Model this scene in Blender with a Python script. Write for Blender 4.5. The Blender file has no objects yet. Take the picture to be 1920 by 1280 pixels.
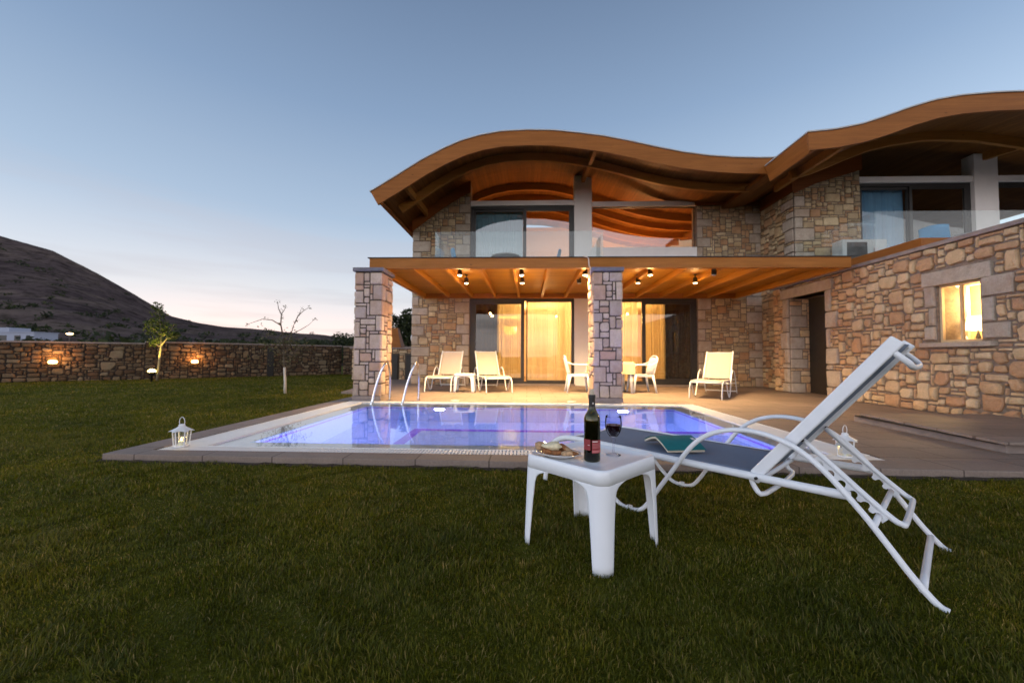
import bpy, bmesh, math, random
import numpy as np
from mathutils import Vector, Matrix, noise as mnoise
R = math.radians
S = bpy.context.scene
COL = S.collection

# ------------------------------------------------------------------ camera
cam_d = bpy.data.cameras.new("camera")
cam = bpy.data.objects.new("camera", cam_d)
COL.objects.link(cam)
cam_d.sensor_width = 36.0
cam_d.lens = 36.0 * 760.0 / 1920.0
cam_d.clip_start = 0.05
cam_d.clip_end = 6000
_F = Vector((-0.03679243, 0.99865173, 0.03662016))
_R = Vector((0.99931432, 0.0366153, 0.00549628))
_U = Vector((-0.00414801, -0.03679727, 0.99931414))
M = Matrix(((_R.x, _U.x, -_F.x, 0), (_R.y, _U.y, -_F.y, 0), (_R.z, _U.z, -_F.z, 0.90), (0, 0, 0, 1)))
cam.matrix_world = M
cam_d.dof.use_dof = True
cam_d.dof.focus_distance = 1.95
cam_d.dof.aperture_fstop = 2.8
S.camera = cam

# ------------------------------------------------------------------ world: dusk sky
SUN_EL, SUN_AZ = 1.0, -38.0          # just above the horizon, left of the house
W = bpy.data.worlds.new("World")
S.world = W
W.use_nodes = True
nt = W.node_tree
nt.nodes.clear()
def wn(t, **k):
    n = nt.nodes.new(t)
    for a, b in k.items(): setattr(n, a, b)
    return n
wl = lambda a, b: nt.links.new(a, b)
sky = wn('ShaderNodeTexSky', sky_type='NISHITA', sun_disc=False)
sky.sun_elevation = R(SUN_EL); sky.sun_rotation = R(SUN_AZ)
sky.air_density = 1.0; sky.dust_density = 0.6; sky.ozone_density = 4.0
tc = wn('ShaderNodeTexCoord')
sep = wn('ShaderNodeSeparateXYZ'); wl(tc.outputs['Generated'], sep.inputs[0])
ramp = wn('ShaderNodeValToRGB')
cr = ramp.color_ramp
stops = [(0.0, (0.86, 0.66, 0.66)), (0.05, (0.84, 0.73, 0.72)), (0.14, (0.60, 0.62, 0.65)),
         (0.30, (0.34, 0.435, 0.55)), (0.50, (0.205, 0.29, 0.42)), (0.72, (0.12, 0.175, 0.275)), (0.80, (0.09, 0.13, 0.21)), (1.0, (0.03, 0.045, 0.08))]
cr.elements[0].position = 0; cr.elements[0].color = (*stops[0][1], 1)
cr.elements[1].position = 1; cr.elements[1].color = (*stops[-1][1], 1)
for p, c in stops[1:-1]:
    e = cr.elements.new(p); e.color = (*c, 1)
wl(sep.outputs['Z'], ramp.inputs[0])
# low sky behind the camera is brightened as fill for the house front
dot = wn('ShaderNodeVectorMath', operation='DOT_PRODUCT')
wl(tc.outputs['Generated'], dot.inputs[0])
dot.inputs[1].default_value = (math.sin(R(-30)), math.cos(R(-30)), 0.0)
mr = wn('ShaderNodeMapRange'); wl(dot.outputs['Value'], mr.inputs[0])
mr.inputs[1].default_value = -0.6; mr.inputs[2].default_value = 1.0
mr.inputs[3].default_value = 2.35; mr.inputs[4].default_value = 1.10
mb_ = wn('ShaderNodeMapRange'); wl(dot.outputs['Value'], mb_.inputs[0])
mb_.inputs[1].default_value = -0.9; mb_.inputs[2].default_value = 0.15; mb_.inputs[3].default_value = 0.8; mb_.inputs[4].default_value = 0.0
lowz = wn('ShaderNodeMapRange'); wl(sep.outputs['Z'], lowz.inputs[0])
lowz.inputs[1].default_value = 0.15; lowz.inputs[2].default_value = 0.70; lowz.inputs[3].default_value = 1.0; lowz.inputs[4].default_value = 0.15
mbl = wn('ShaderNodeMath', operation='MULTIPLY'); wl(mb_.outputs[0], mbl.inputs[0]); wl(lowz.outputs[0], mbl.inputs[1])
bk_ = wn('ShaderNodeMixRGB'); wl(mbl.outputs[0], bk_.inputs[0]); wl(ramp.outputs[0], bk_.inputs[1]); bk_.inputs[2].default_value = (0.84, 0.77, 0.74, 1)
mrz = wn('ShaderNodeMix'); wl(lowz.outputs[0], mrz.inputs[0]); mrz.inputs[2].default_value = 1.05; wl(mr.outputs[0], mrz.inputs[3])
left_fill = wn('ShaderNodeVectorMath', operation='DOT_PRODUCT'); wl(tc.outputs['Generated'], left_fill.inputs[0]); left_fill.inputs[1].default_value = (-0.90, -0.436, 0.0)  # extra bright lobe added to the unseen left sky to light the right wall
wmr = wn('ShaderNodeMapRange', interpolation_type='SMOOTHSTEP'); wl(left_fill.outputs['Value'], wmr.inputs[0])
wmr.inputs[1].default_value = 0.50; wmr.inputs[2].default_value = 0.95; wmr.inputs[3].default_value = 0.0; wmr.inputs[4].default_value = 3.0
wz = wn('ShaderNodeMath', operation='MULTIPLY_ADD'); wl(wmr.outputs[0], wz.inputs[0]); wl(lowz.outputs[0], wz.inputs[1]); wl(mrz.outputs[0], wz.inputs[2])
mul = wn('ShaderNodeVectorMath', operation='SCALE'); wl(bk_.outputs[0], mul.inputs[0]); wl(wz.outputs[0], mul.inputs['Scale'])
# thin streaks of cloud
mp = wn('ShaderNodeMapping'); wl(tc.outputs['Generated'], mp.inputs[0]); mp.inputs['Scale'].default_value = (1.2, 1.2, 13.0)
ns = wn('ShaderNodeTexNoise'); wl(mp.outputs[0], ns.inputs[0]); ns.inputs['Scale'].default_value = 1.6; ns.inputs['Detail'].default_value = 5
nm = wn('ShaderNodeMapRange'); wl(ns.outputs[0], nm.inputs[0])
nm.inputs[1].default_value = 0.47; nm.inputs[2].default_value = 0.62; nm.inputs[3].default_value = 0.0; nm.inputs[4].default_value = 0.62
fade = wn('ShaderNodeMapRange'); wl(sep.outputs['Z'], fade.inputs[0])
fade.inputs[1].default_value = 0.02; fade.inputs[2].default_value = 0.40; fade.inputs[3].default_value = 1.0; fade.inputs[4].default_value = 0.0
cm = wn('ShaderNodeMath', operation='MULTIPLY'); wl(nm.outputs[0], cm.inputs[0]); wl(fade.outputs[0], cm.inputs[1])
mix = wn('ShaderNodeMixRGB'); wl(cm.outputs[0], mix.inputs[0]); wl(mul.outputs[0], mix.inputs[1]); mix.inputs[2].default_value = (0.50, 0.49, 0.53, 1)
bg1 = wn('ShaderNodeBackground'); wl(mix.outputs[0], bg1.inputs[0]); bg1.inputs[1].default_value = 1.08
bg2 = wn('ShaderNodeBackground'); wl(sky.outputs[0], bg2.inputs[0]); bg2.inputs[1].default_value = 0.05
add = wn('ShaderNodeAddShader'); wl(bg1.outputs[0], add.inputs[0]); wl(bg2.outputs[0], add.inputs[1])
wo = wn('ShaderNodeOutputWorld'); wl(add.outputs[0], wo.inputs[0])

sun_d = bpy.data.lights.new("sun", 'SUN'); sun_d.energy = 0.10; sun_d.angle = R(40); sun_d.color = (1.0, 0.80, 0.68)
sun = bpy.data.objects.new("sun", sun_d); COL.objects.link(sun)
_sd = Vector((math.sin(R(SUN_AZ)) * math.cos(R(7)), math.cos(R(SUN_AZ)) * math.cos(R(7)), math.sin(R(7))))
sun.rotation_euler = _sd.to_track_quat('Z', 'Y').to_euler()

S.view_settings.view_transform = 'Standard'
S.view_settings.look = 'None'
S.view_settings.exposure = 0.0
S.view_settings.gamma = 1.0
S.render.engine = 'CYCLES'
cy = S.cycles
cy.use_denoising = True
cy.max_bounces = 10; cy.diffuse_bounces = 3; cy.glossy_bounces = 5; cy.transmission_bounces = 8; cy.transparent_max_bounces = 16
cy.caustics_reflective = False; cy.caustics_refractive = True
cy.sample_clamp_indirect = 4.0

# ------------------------------------------------------------------ materials
MATS = {}
def new_mat(name):
    m = bpy.data.materials.new(name); m.use_nodes = True
    MATS[name] = m
    t = m.node_tree
    return m, t, t.nodes['Principled BSDF'], t.nodes['Material Output']
def L(t, a, b): t.links.new(a, b)
def N(t, ty, **k):
    n = t.nodes.new(ty)
    for a, b in k.items(): setattr(n, a, b)
    return n
def ramp_node(t, fac, stops, interp='LINEAR'):
    r = N(t, 'ShaderNodeValToRGB'); r.color_ramp.interpolation = interp
    el = r.color_ramp.elements
    el[0].position = stops[0][0]; el[0].color = (*stops[0][1], 1)
    el[1].position = stops[-1][0]; el[1].color = (*stops[-1][1], 1)
    for p, c in stops[1:-1]:
        e = el.new(p); e.color = (*c, 1)
    L(t, fac, r.inputs[0]); return r
def bump(t, bsdf, h, s, d=0.02):
    b = N(t, 'ShaderNodeBump'); b.inputs['Strength'].default_value = s; b.inputs['Distance'].default_value = d
    L(t, h, b.inputs['Height']); L(t, b.outputs[0], bsdf.inputs['Normal']); return b
def noise_n(t, vec, sc, det=4, rough=0.55):
    n = N(t, 'ShaderNodeTexNoise'); n.inputs['Scale'].default_value = sc; n.inputs['Detail'].default_value = det
    n.inputs['Roughness'].default_value = rough
    if vec is not None: L(t, vec, n.inputs['Vector'])
    return n
def coords(t, scale=(1, 1, 1), kind='Object'):
    c = N(t, 'ShaderNodeTexCoord'); m = N(t, 'ShaderNodeMapping'); m.inputs['Scale'].default_value = scale
    L(t, c.outputs[kind], m.inputs[0]); return m.outputs[0]
def mixc(t, f, a, b, mode='MIX'):
    m = N(t, 'ShaderNodeMixRGB', blend_type=mode)
    for i, v in enumerate((f, a, b)):
        if hasattr(v, 'is_linked') or hasattr(v, 'links'): L(t, v, m.inputs[i])
        elif i == 0: m.inputs[0].default_value = v
        else: m.inputs[i].default_value = (*v, 1)
    return m.outputs[0]

def plain(name, col, rough=0.5, metal=0.0, var=0.12, sc=8.0, bmp=0.0, bsc=60, spec=0.5, coat=0.0):
    m, t, b, o = new_mat(name)
    v = coords(t)
    n = noise_n(t, v, sc)
    lo = tuple(c * (1 - var) for c in col); hi = tuple(min(1, c * (1 + var)) for c in col)
    r = ramp_node(t, n.outputs[0], [(0.3, lo), (0.7, hi)])
    L(t, r.outputs[0], b.inputs['Base Color'])
    b.inputs['Roughness'].default_value = rough; b.inputs['Metallic'].default_value = metal
    b.inputs['Specular IOR Level'].default_value = spec; b.inputs['Coat Weight'].default_value = coat
    if bmp:
        n2 = noise_n(t, v, bsc); bump(t, b, n2.outputs[0], bmp, 0.004)
    return m

def stone_mat(name, stops, dark=1.0):
    m, t, b, o = new_mat(name)
    g = N(t, 'ShaderNodeNewGeometry')
    r = ramp_node(t, g.outputs['Random Per Island'], stops, 'CONSTANT')
    v = coords(t)
    n1 = noise_n(t, v, 7, 6, 0.65); n2 = noise_n(t, v, 38, 5, 0.7); n3 = noise_n(t, v, 2.3, 4)
    c = mixc(t, 0.55, r.outputs[0], ramp_node(t, n1.outputs[0], [(0.25, (0.42, 0.36, 0.31)), (0.5, (0.74, 0.69, 0.63)), (0.75, (1.0, 0.96, 0.90))]).outputs[0], 'MULTIPLY')
    st = N(t, 'ShaderNodeMapRange'); L(t, n3.outputs[0], st.inputs[0]); st.inputs[1].default_value = 0.50; st.inputs[2].default_value = 0.72; st.inputs[4].default_value = 0.40
    c = mixc(t, st.outputs[0], c, (0.36, 0.19, 0.10))
    c = mixc(t, 0.35, c, ramp_node(t, n2.outputs[0], [(0.3, (0.45, 0.42, 0.4)), (0.7, (1.0, 1.0, 1.0))]).outputs[0], 'MULTIPLY')
    L(t, c, b.inputs['Base Color'])
    b.inputs['Roughness'].default_value = 0.88; b.inputs['Specular IOR Level'].default_value = 0.25
    a = N(t, 'ShaderNodeMath', operation='ADD'); L(t, n1.outputs[0], a.inputs[0]); L(t, n2.outputs[0], a.inputs[1])
    bump(t, b, a.outputs[0], 0.75, 0.018)
    return m
STONES_WARM = [(0.0, (0.60, 0.50, 0.38)), (0.10, (0.50, 0.33, 0.20)), (0.20, (0.66, 0.56, 0.44)), (0.33, (0.44, 0.25, 0.15)),
               (0.43, (0.58, 0.46, 0.32)), (0.55, (0.70, 0.62, 0.50)), (0.66, (0.48, 0.40, 0.31)), (0.74, (0.55, 0.34, 0.22)),
               (0.84, (0.40, 0.34, 0.28)), (0.92, (0.62, 0.52, 0.42))]
STONES_PALE = [(0.0, (0.62, 0.56, 0.50)), (0.15, (0.55, 0.48, 0.42)), (0.3, (0.66, 0.60, 0.55)), (0.45, (0.52, 0.40, 0.32)),
               (0.55, (0.60, 0.55, 0.52)), (0.7, (0.50, 0.46, 0.44)), (0.8, (0.56, 0.42, 0.34)), (0.9, (0.64, 0.58, 0.52))]
STONES_RED = [(0.0, (0.42, 0.24, 0.15)), (0.12, (0.58, 0.44, 0.30)), (0.25, (0.48, 0.27, 0.16)), (0.38, (0.66, 0.54, 0.42)),
              (0.48, (0.52, 0.34, 0.22)), (0.6, (0.40, 0.20, 0.12)), (0.7, (0.60, 0.46, 0.34)), (0.8, (0.50, 0.38, 0.28)), (0.9, (0.62, 0.44, 0.30))]
warmer = lambda st, k: [(p, (min(1, c[0] * k[0]), c[1] * k[1], c[2] * k[2])) for p, c in st]
STONES_WARM = warmer(STONES_WARM, (1.22, 1.14, .90)); STONES_RED = warmer([(p, tuple(.62 * c + .38 * m_ for c, m_ in zip(col, (.56, .44, .33)))) for p, col in STONES_RED], (1.38, 1.34, 1.15)); STONES_WARM = warmer([(p, tuple(.75 * c + .25 * m_ for c, m_ in zip(col, (.62, .52, .38)))) for p, col in STONES_WARM], (1, 1, 1)); STONES_PALE = warmer(STONES_PALE, (1.14, 1.02, .90))
stone_mat('rubble_warm', STONES_WARM)
stone_mat('rubble_pale', STONES_PALE)
stone_mat('rubble_red', STONES_RED)
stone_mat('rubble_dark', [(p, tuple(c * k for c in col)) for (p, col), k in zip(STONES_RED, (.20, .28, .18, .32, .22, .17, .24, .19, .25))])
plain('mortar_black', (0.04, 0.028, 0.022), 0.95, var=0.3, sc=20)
stone_mat('dressed_stone', [(0.0, (0.60, 0.53, 0.45)), (0.4, (0.66, 0.58, 0.50)), (0.7, (0.56, 0.48, 0.40))])
plain('mortar', (0.22, 0.17, 0.13), 0.95, var=0.3, sc=20, bmp=0.6, bsc=60)
plain('mortar_dark', (0.10, 0.075, 0.055), 0.95, var=0.3, sc=20, bmp=0.6, bsc=60)
plain('slate', (0.16, 0.15, 0.17), 0.8, var=0.25, sc=9, bmp=0.4)
plain('coping_stone', (0.26, 0.21, 0.19), 0.8, var=0.2, sc=7, bmp=0.4)
plain('plaster', (0.84, 0.79, 0.76), 0.85, var=0.04, sc=3, bmp=0.15, bsc=90)
plain('frame_dark', (0.030, 0.028, 0.027), 0.45, var=0.1)
plain('door_dark', (0.022, 0.017, 0.013), 0.6, var=0.2)
plain('white_plastic', (0.84, 0.87, 0.92), 0.33, var=0.02, spec=0.5)
plain('white_enamel', (0.80, 0.80, 0.80), 0.35, var=0.04)
plain('white_frame', (0.80, 0.82, 0.86), 0.32, var=0.03, sc=20)
plain('chrome', (0.75, 0.75, 0.78), 0.12, metal=1.0, var=0.03)
plain('grate_white', (0.80, 0.80, 0.80), 0.5, var=0.03)
plain('rubber', (0.02, 0.02, 0.02), 0.7)
plain('matt_black', (0.015, 0.013, 0.012), 0.5)
plain('rim_tile', (0.82, 0.76, 0.68), 0.4, var=0.1, sc=12)
plain('bark', (0.11, 0.085, 0.06), 0.9, var=0.3, sc=12, bmp=0.8, bsc=30)
plain('pale_bark', (0.26, 0.21, 0.13), 0.9, var=0.2, sc=20)
plain('limewash', (0.62, 0.56, 0.48), 0.9, var=0.15, sc=14, bmp=0.5, bsc=40)
plain('blue_plastic', (0.02, 0.22, 0.42), 0.4)
plain('ac_grille', (0.035, 0.035, 0.035), 0.6)
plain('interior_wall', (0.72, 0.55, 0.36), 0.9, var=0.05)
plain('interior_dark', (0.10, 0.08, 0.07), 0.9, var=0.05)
plain('interior_floor', (0.30, 0.20, 0.12), 0.6, var=0.15)
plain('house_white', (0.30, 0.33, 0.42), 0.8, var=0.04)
plain('cork', (0.55, 0.46, 0.34), 0.8, var=0.2, sc=200)
plain('rusk', (0.30, 0.12, 0.04), 0.8, var=0.45, sc=70, bmp=0.8, bsc=160)
plain('rusk_pale', (0.52, 0.33, 0.18), 0.85, var=0.4, sc=60, bmp=0.8, bsc=160)
plain('cheese', (0.78, 0.68, 0.45), 0.55, var=0.15, sc=60, bmp=0.6, bsc=90)
plain('porcelain', (0.80, 0.79, 0.78), 0.15, var=0.02)
plain('label_red', (0.26, 0.025, 0.03), 0.6, var=0.08)
plain('label_pink', (0.50, 0.15, 0.15), 0.6, var=0.08)
plain('label_white', (0.75, 0.70, 0.68), 0.6, var=0.05)
plain('book_teal', (0.005, 0.16, 0.16), 0.5, var=0.1, sc=20)
plain('paper', (0.72, 0.64, 0.50), 0.9, var=0.08, sc=150)
plain('wax', (0.80, 0.78, 0.60), 0.5, var=0.03)
plain('soil', (0.045, 0.030, 0.018), 1.0, var=0.4, sc=12, bmp=1.0, bsc=50)
plain('cable', (0.70, 0.58, 0.46), 0.6)
plain('cloth_yellow', (0.74, 0.60, 0.36), 0.9, var=0.06, bmp=0.3, bsc=200)
plain('lid_white', (0.70, 0.66, 0.60), 0.5)
plain('zinc', (0.48, 0.48, 0.46), 0.5)

def wood_mat(name, lo, hi, axis, boards=0.0, boardaxis=1, knots=True, rough=0.5):
    """grain runs along axis; boards>0: board width in metres across boardaxis"""
    m, t, b, o = new_mat(name)
    sc = [9, 9, 9]; sc[axis] = 0.55
    v = coords(t, tuple(sc))
    n = noise_n(t, v, 2.2, 6, 0.6); n2 = noise_n(t, v, 9, 4, 0.6)
    c = ramp_node(t, n.outputs[0], [(0.25, lo), (0.55, tuple((a + b_) / 2 for a, b_ in zip(lo, hi))), (0.8, hi)]).outputs[0]
    c = mixc(t, 0.35, c, ramp_node(t, n2.outputs[0], [(0.3, (0.55, 0.5, 0.45)), (0.7, (1, 1, 1))]).outputs[0], 'MULTIPLY')
    if knots:
        sk = [3.2, 3.2, 3.2]; sk[axis] = 1.6
        vo = N(t, 'ShaderNodeTexVoronoi'); L(t, coords(t, tuple(sk)), vo.inputs['Vector']); vo.inputs['Scale'].default_value = 1.5
        k = N(t, 'ShaderNodeMapRange'); L(t, vo.outputs['Distance'], k.inputs[0]); k.inputs[1].default_value = 0.03; k.inputs[2].default_value = 0.09
        k.inputs[3].default_value = 0.75; k.inputs[4].default_value = 0.0
        c = mixc(t, k.outputs[0], c, tuple(x * 0.25 for x in lo))
    h = n2.outputs[0]
    if boards > 0:
        cc = N(t, 'ShaderNodeTexCoord'); sp = N(t, 'ShaderNodeSeparateXYZ'); L(t, cc.outputs['Object'], sp.inputs[0])
        d = N(t, 'ShaderNodeMath', operation='DIVIDE'); L(t, sp.outputs[boardaxis], d.inputs[0]); d.inputs[1].default_value = boards
        fl = N(t, 'ShaderNodeMath', operation='FLOOR'); L(t, d.outputs[0], fl.inputs[0])
        wnz = N(t, 'ShaderNodeTexWhiteNoise', noise_dimensions='1D'); L(t, fl.outputs[0], wnz.inputs['W'])
        rr = ramp_node(t, wnz.outputs['Value'], [(0, (0.72, 0.70, 0.66)), (1, (1, 1, 1))])
        c = mixc(t, 1.0, c, rr.outputs[0], 'MULTIPLY')
        fr = N(t, 'ShaderNodeMath', operation='FRACT'); L(t, d.outputs[0], fr.inputs[0])
        ed = N(t, 'ShaderNodeMath', operation='PINGPONG'); L(t, d.outputs[0], ed.inputs[0]); ed.inputs[1].default_value = 0.5
        gm = N(t, 'ShaderNodeMapRange'); L(t, ed.outputs[0], gm.inputs[0]); gm.inputs[1].default_value = 0.0; gm.inputs[2].default_value = 0.05
        c = mixc(t, gm.outputs[0], tuple(x * 0.3 for x in lo), c)
        ml = N(t, 'ShaderNodeMath', operation='ADD'); L(t, gm.outputs[0], ml.inputs[0]); L(t, n2.outputs[0], ml.inputs[1]); h = ml.outputs[0]
    L(t, c, b.inputs['Base Color']); b.inputs['Roughness'].default_value = rough; b.inputs['Specular IOR Level'].default_value = 0.15
    bump(t, b, h, 0.35, 0.006)
    return m
wood_mat('fascia_wood', (0.24, 0.082, 0.016), (0.42, 0.155, 0.034), 0)
wood_mat('fascia_wood_y', (0.26, 0.085, 0.016), (0.44, 0.16, 0.036), 1)
wood_mat('beam_wood', (0.27, 0.095, 0.015), (0.46, 0.18, 0.036), 0)
wood_mat('joist_wood', (0.38, 0.15, 0.014), (0.58, 0.26, 0.03), 1)
wood_mat('ceiling_wood', (0.42, 0.18, 0.014), (0.66, 0.31, 0.03), 0, boards=0.11, boardaxis=1)
wood_mat('soffit_wood', (0.22, 0.088, 0.018), (0.37, 0.155, 0.036), 1, boards=0.10, boardaxis=0)
wood_mat('rafter_wood', (0.36, 0.15, 0.028), (0.54, 0.25, 0.06), 0)
wood_mat('panel_wood', (0.20, 0.06, 0.014), (0.30, 0.095, 0.022), 0, knots=False)
wood_mat('door_wood', (0.10, 0.06, 0.03), (0.16, 0.1, 0.05), 2, boards=0.12, boardaxis=1)

def paving():
    m, t, b, o = new_mat('paving')
    v = coords(t)
    n = noise_n(t, v, 1.3, 5); n2 = noise_n(t, v, 55, 4, 0.7)
    c = ramp_node(t, n.outputs[0], [(0.3, (0.235, 0.180, 0.150)), (0.7, (0.315, 0.245, 0.205))]).outputs[0]
    c = mixc(t, 0.5, c, ramp_node(t, n2.outputs[0], [(0.35, (0.62, 0.6, 0.6)), (0.65, (1, 1, 1))]).outputs[0], 'MULTIPLY')
    br = N(t, 'ShaderNodeTexBrick'); L(t, v, br.inputs['Vector']); br.inputs['Scale'].default_value = 1.0
    br.inputs['Brick Width'].default_value = 0.60; br.inputs['Row Height'].default_value = 0.40; br.inputs['Mortar Size'].default_value = 0.006
    br.inputs['Color1'].default_value = (1, 1, 1, 1); br.inputs['Color2'].default_value = (0.86, 0.85, 0.84, 1); br.inputs['Mortar'].default_value = (0.34, 0.31, 0.29, 1)
    c = mixc(t, 1.0, c, br.outputs['Color'], 'MULTIPLY')
    n4 = noise_n(t, v, 4.5, 7, 0.7); sm = N(t, 'ShaderNodeMapRange'); L(t, n4.outputs[0], sm.inputs[0]); sm.inputs[1].default_value = 0.52; sm.inputs[2].default_value = 0.68; sm.inputs[4].default_value = 0.35
    c = mixc(t, sm.outputs[0], c, (0.15, 0.115, 0.095))
    L(t, c, b.inputs['Base Color']); b.inputs['Roughness'].default_value = 0.7
    bump(t, b, n2.outputs[0], 0.25, 0.004)
paving()

def tile_mat(name, col, var=0.12, size=0.025):
    m, t, b, o = new_mat(name)
    v = coords(t)
    br = N(t, 'ShaderNodeTexVoronoi', distance='CHEBYCHEV'); L(t, v, br.inputs['Vector']); br.inputs['Scale'].default_value = 1 / size; br.inputs['Randomness'].default_value = 0
    hi = tuple(min(1, x * (1 + var)) for x in col); lo = tuple(x * (1 - var) for x in col)
    r = ramp_node(t, br.outputs['Color'], [(0, lo), (1, hi)])
    L(t, r.outputs[0], b.inputs['Base Color']); b.inputs['Roughness'].default_value = 0.3
tile_mat('pool_tile', (0.52, 0.66, 0.84))
tile_mat('band_tile', (0.26, 0.10, 0.60))

def emis(name, col, st, base=(0.8, 0.8, 0.8)):
    m, t, b, o = new_mat(name)
    b.inputs['Base Color'].default_value = (*base, 1)
    b.inputs['Emission Color'].default_value = (*col, 1); b.inputs['Emission Strength'].default_value = st
    return m
WARM = (1.0, 0.56, 0.19)
emis('bulb_warm', (1.0, 0.78, 0.45), 14)
emis('pool_lamp', (0.70, 0.62, 1.0), 22)
emis('lamp_shade', (1.0, 0.68, 0.30), 5.0)
emis('lamp_yellow', (1.0, 0.62, 0.06), 2.4)
emis('flame', (1.0, 0.66, 0.20), 9)
emis('wall_lamp_glow', (1.0, 0.50, 0.14), 12)
emis('uplight_glow', (1.0, 0.74, 0.20), 14)
emis('street_glow', (1.0, 0.60, 0.25), 12)

def glass_pane(name, tint=(0.96, 0.98, 0.98), ior=1.5, boost=1.0, tr=1.0):
    m, t, b, o = new_mat(name); t.nodes.remove(b)
    tr_ = N(t, 'ShaderNodeBsdfTransparent'); tr_.inputs[0].default_value = (*tint, 1)
    gl = N(t, 'ShaderNodeBsdfGlossy'); gl.inputs['Roughness'].default_value = 0.008; gl.inputs['Color'].default_value = (1, 1, 1, 1)
    ge = N(t, 'ShaderNodeNewGeometry'); dp = N(t, 'ShaderNodeVectorMath', operation='DOT_PRODUCT'); L(t, ge.outputs['Incoming'], dp.inputs[0]); L(t, ge.outputs['Normal'], dp.inputs[1])
    ab = N(t, 'ShaderNodeMath', operation='ABSOLUTE'); L(t, dp.outputs['Value'], ab.inputs[0])
    om = N(t, 'ShaderNodeMath', operation='SUBTRACT'); om.inputs[0].default_value = 1; L(t, ab.outputs[0], om.inputs[1])
    pw = N(t, 'ShaderNodeMath', operation='POWER'); L(t, om.outputs[0], pw.inputs[0]); pw.inputs[1].default_value = 5
    ma = N(t, 'ShaderNodeMath', operation='MULTIPLY_ADD'); L(t, pw.outputs[0], ma.inputs[0]); ma.inputs[1].default_value = 0.96; ma.inputs[2].default_value = 0.04
    mm = N(t, 'ShaderNodeMath', operation='MULTIPLY'); L(t, ma.outputs[0], mm.inputs[0]); mm.inputs[1].default_value = boost; mm.use_clamp = True
    nz = noise_n(t, coords(t), 0.9, 1); bp = N(t, 'ShaderNodeBump'); bp.inputs['Strength'].default_value = 0.10; bp.inputs['Distance'].default_value = 0.02
    L(t, nz.outputs[0], bp.inputs['Height']); L(t, bp.outputs[0], gl.inputs['Normal'])
    mx = N(t, 'ShaderNodeMixShader'); L(t, mm.outputs[0], mx.inputs[0]); L(t, tr_.outputs[0], mx.inputs[1]); L(t, gl.outputs[0], mx.inputs[2])
    L(t, mx.outputs[0], o.inputs[0]); return m
glass_pane('window_glass', (0.90, 0.93, 0.92), boost=2.0)
glass_pane('coated_glass', (0.80, 0.82, 0.82), boost=4.5)
glass_pane('dark_glass', (0.35, 0.38, 0.37), boost=2.2)
glass_pane('railing_glass', (0.93, 0.97, 0.97), boost=0.9)
glass_pane('lantern_glass', (0.95, 0.97, 0.96), boost=1.4)

def real_glass(name, col, ior=1.5, rough=0.0):
    m, t, b, o = new_mat(name)
    b.inputs['Base Color'].default_value = (*col, 1); b.inputs['Transmission Weight'].default_value = 1
    b.inputs['IOR'].default_value = ior; b.inputs['Roughness'].default_value = rough
    return m
real_glass('bottle_glass', (0.22, 0.20, 0.02))
def clear_glass():
    m, t, b, o = new_mat('clear_glass'); t.nodes.remove(b)
    tr_ = N(t, 'ShaderNodeBsdfTransparent'); tr_.inputs[0].default_value = (0.97, 0.96, 0.98, 1)
    gl = N(t, 'ShaderNodeBsdfGlossy'); gl.inputs['Roughness'].default_value = 0.02
    lw = N(t, 'ShaderNodeLayerWeight'); lw.inputs[0].default_value = 0.12
    mx = N(t, 'ShaderNodeMixShader'); L(t, lw.outputs['Fresnel'], mx.inputs[0]); L(t, tr_.outputs[0], mx.inputs[1]); L(t, gl.outputs[0], mx.inputs[2]); L(t, mx.outputs[0], o.inputs[0])
clear_glass()
m, t, b, o = new_mat('wine'); b.inputs['Base Color'].default_value = (0.012, 0.001, 0.004, 1); b.inputs['Roughness'].default_value = 0.05

def water():
    m, t, b, o = new_mat('pool_water'); t.nodes.remove(b)
    g = N(t, 'ShaderNodeBsdfGlass'); g.inputs['IOR'].default_value = 1.333; g.inputs['Roughness'].default_value = 0.0
    g.inputs['Color'].default_value = (0.88, 0.94, 1.0, 1)
    n = noise_n(t, coords(t, (0.7, 1.3, 1)), 3.0, 2)
    bp = N(t, 'ShaderNodeBump'); bp.inputs['Strength'].default_value = 0.05; bp.inputs['Distance'].default_value = 0.02
    L(t, n.outputs[0], bp.inputs['Height']); L(t, bp.outputs[0], g.inputs['Normal']); L(t, g.outputs[0], o.inputs[0])
water()

def fabric(name, col, trans=0.0, scale=900, alpha=0.0):
    m, t, b, o = new_mat(name)
    ws = coords(t)
    n = noise_n(t, ws, scale, 1); n2 = noise_n(t, ws, 9, 3)
    c = ramp_node(t, n.outputs[0], [(0.35, tuple(x * 0.78 for x in col)), (0.65, tuple(min(1, x * 1.15) for x in col))]).outputs[0]
    c = mixc(t, 0.3, c, ramp_node(t, n2.outputs[0], [(0.3, (0.8, 0.8, 0.8)), (0.7, (1, 1, 1))]).outputs[0], 'MULTIPLY')
    L(t, c, b.inputs['Base Color']); b.inputs['Roughness'].default_value = 0.85; b.inputs['Specular IOR Level'].default_value = 0.2
    out = b.outputs[0]
    if trans:
        tl = N(t, 'ShaderNodeBsdfTranslucent'); L(t, c, tl.inputs[0])
        mx = N(t, 'ShaderNodeMixShader'); mx.inputs[0].default_value = trans; L(t, out, mx.inputs[1]); L(t, tl.outputs[0], mx.inputs[2]); out = mx.outputs[0]
    if alpha:
        tp = N(t, 'ShaderNodeBsdfTransparent'); mx = N(t, 'ShaderNodeMixShader'); mx.inputs[0].default_value = alpha
        L(t, out, mx.inputs[1]); L(t, tp.outputs[0], mx.inputs[2]); out = mx.outputs[0]
    L(t, out, o.inputs[0]); return m
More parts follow.
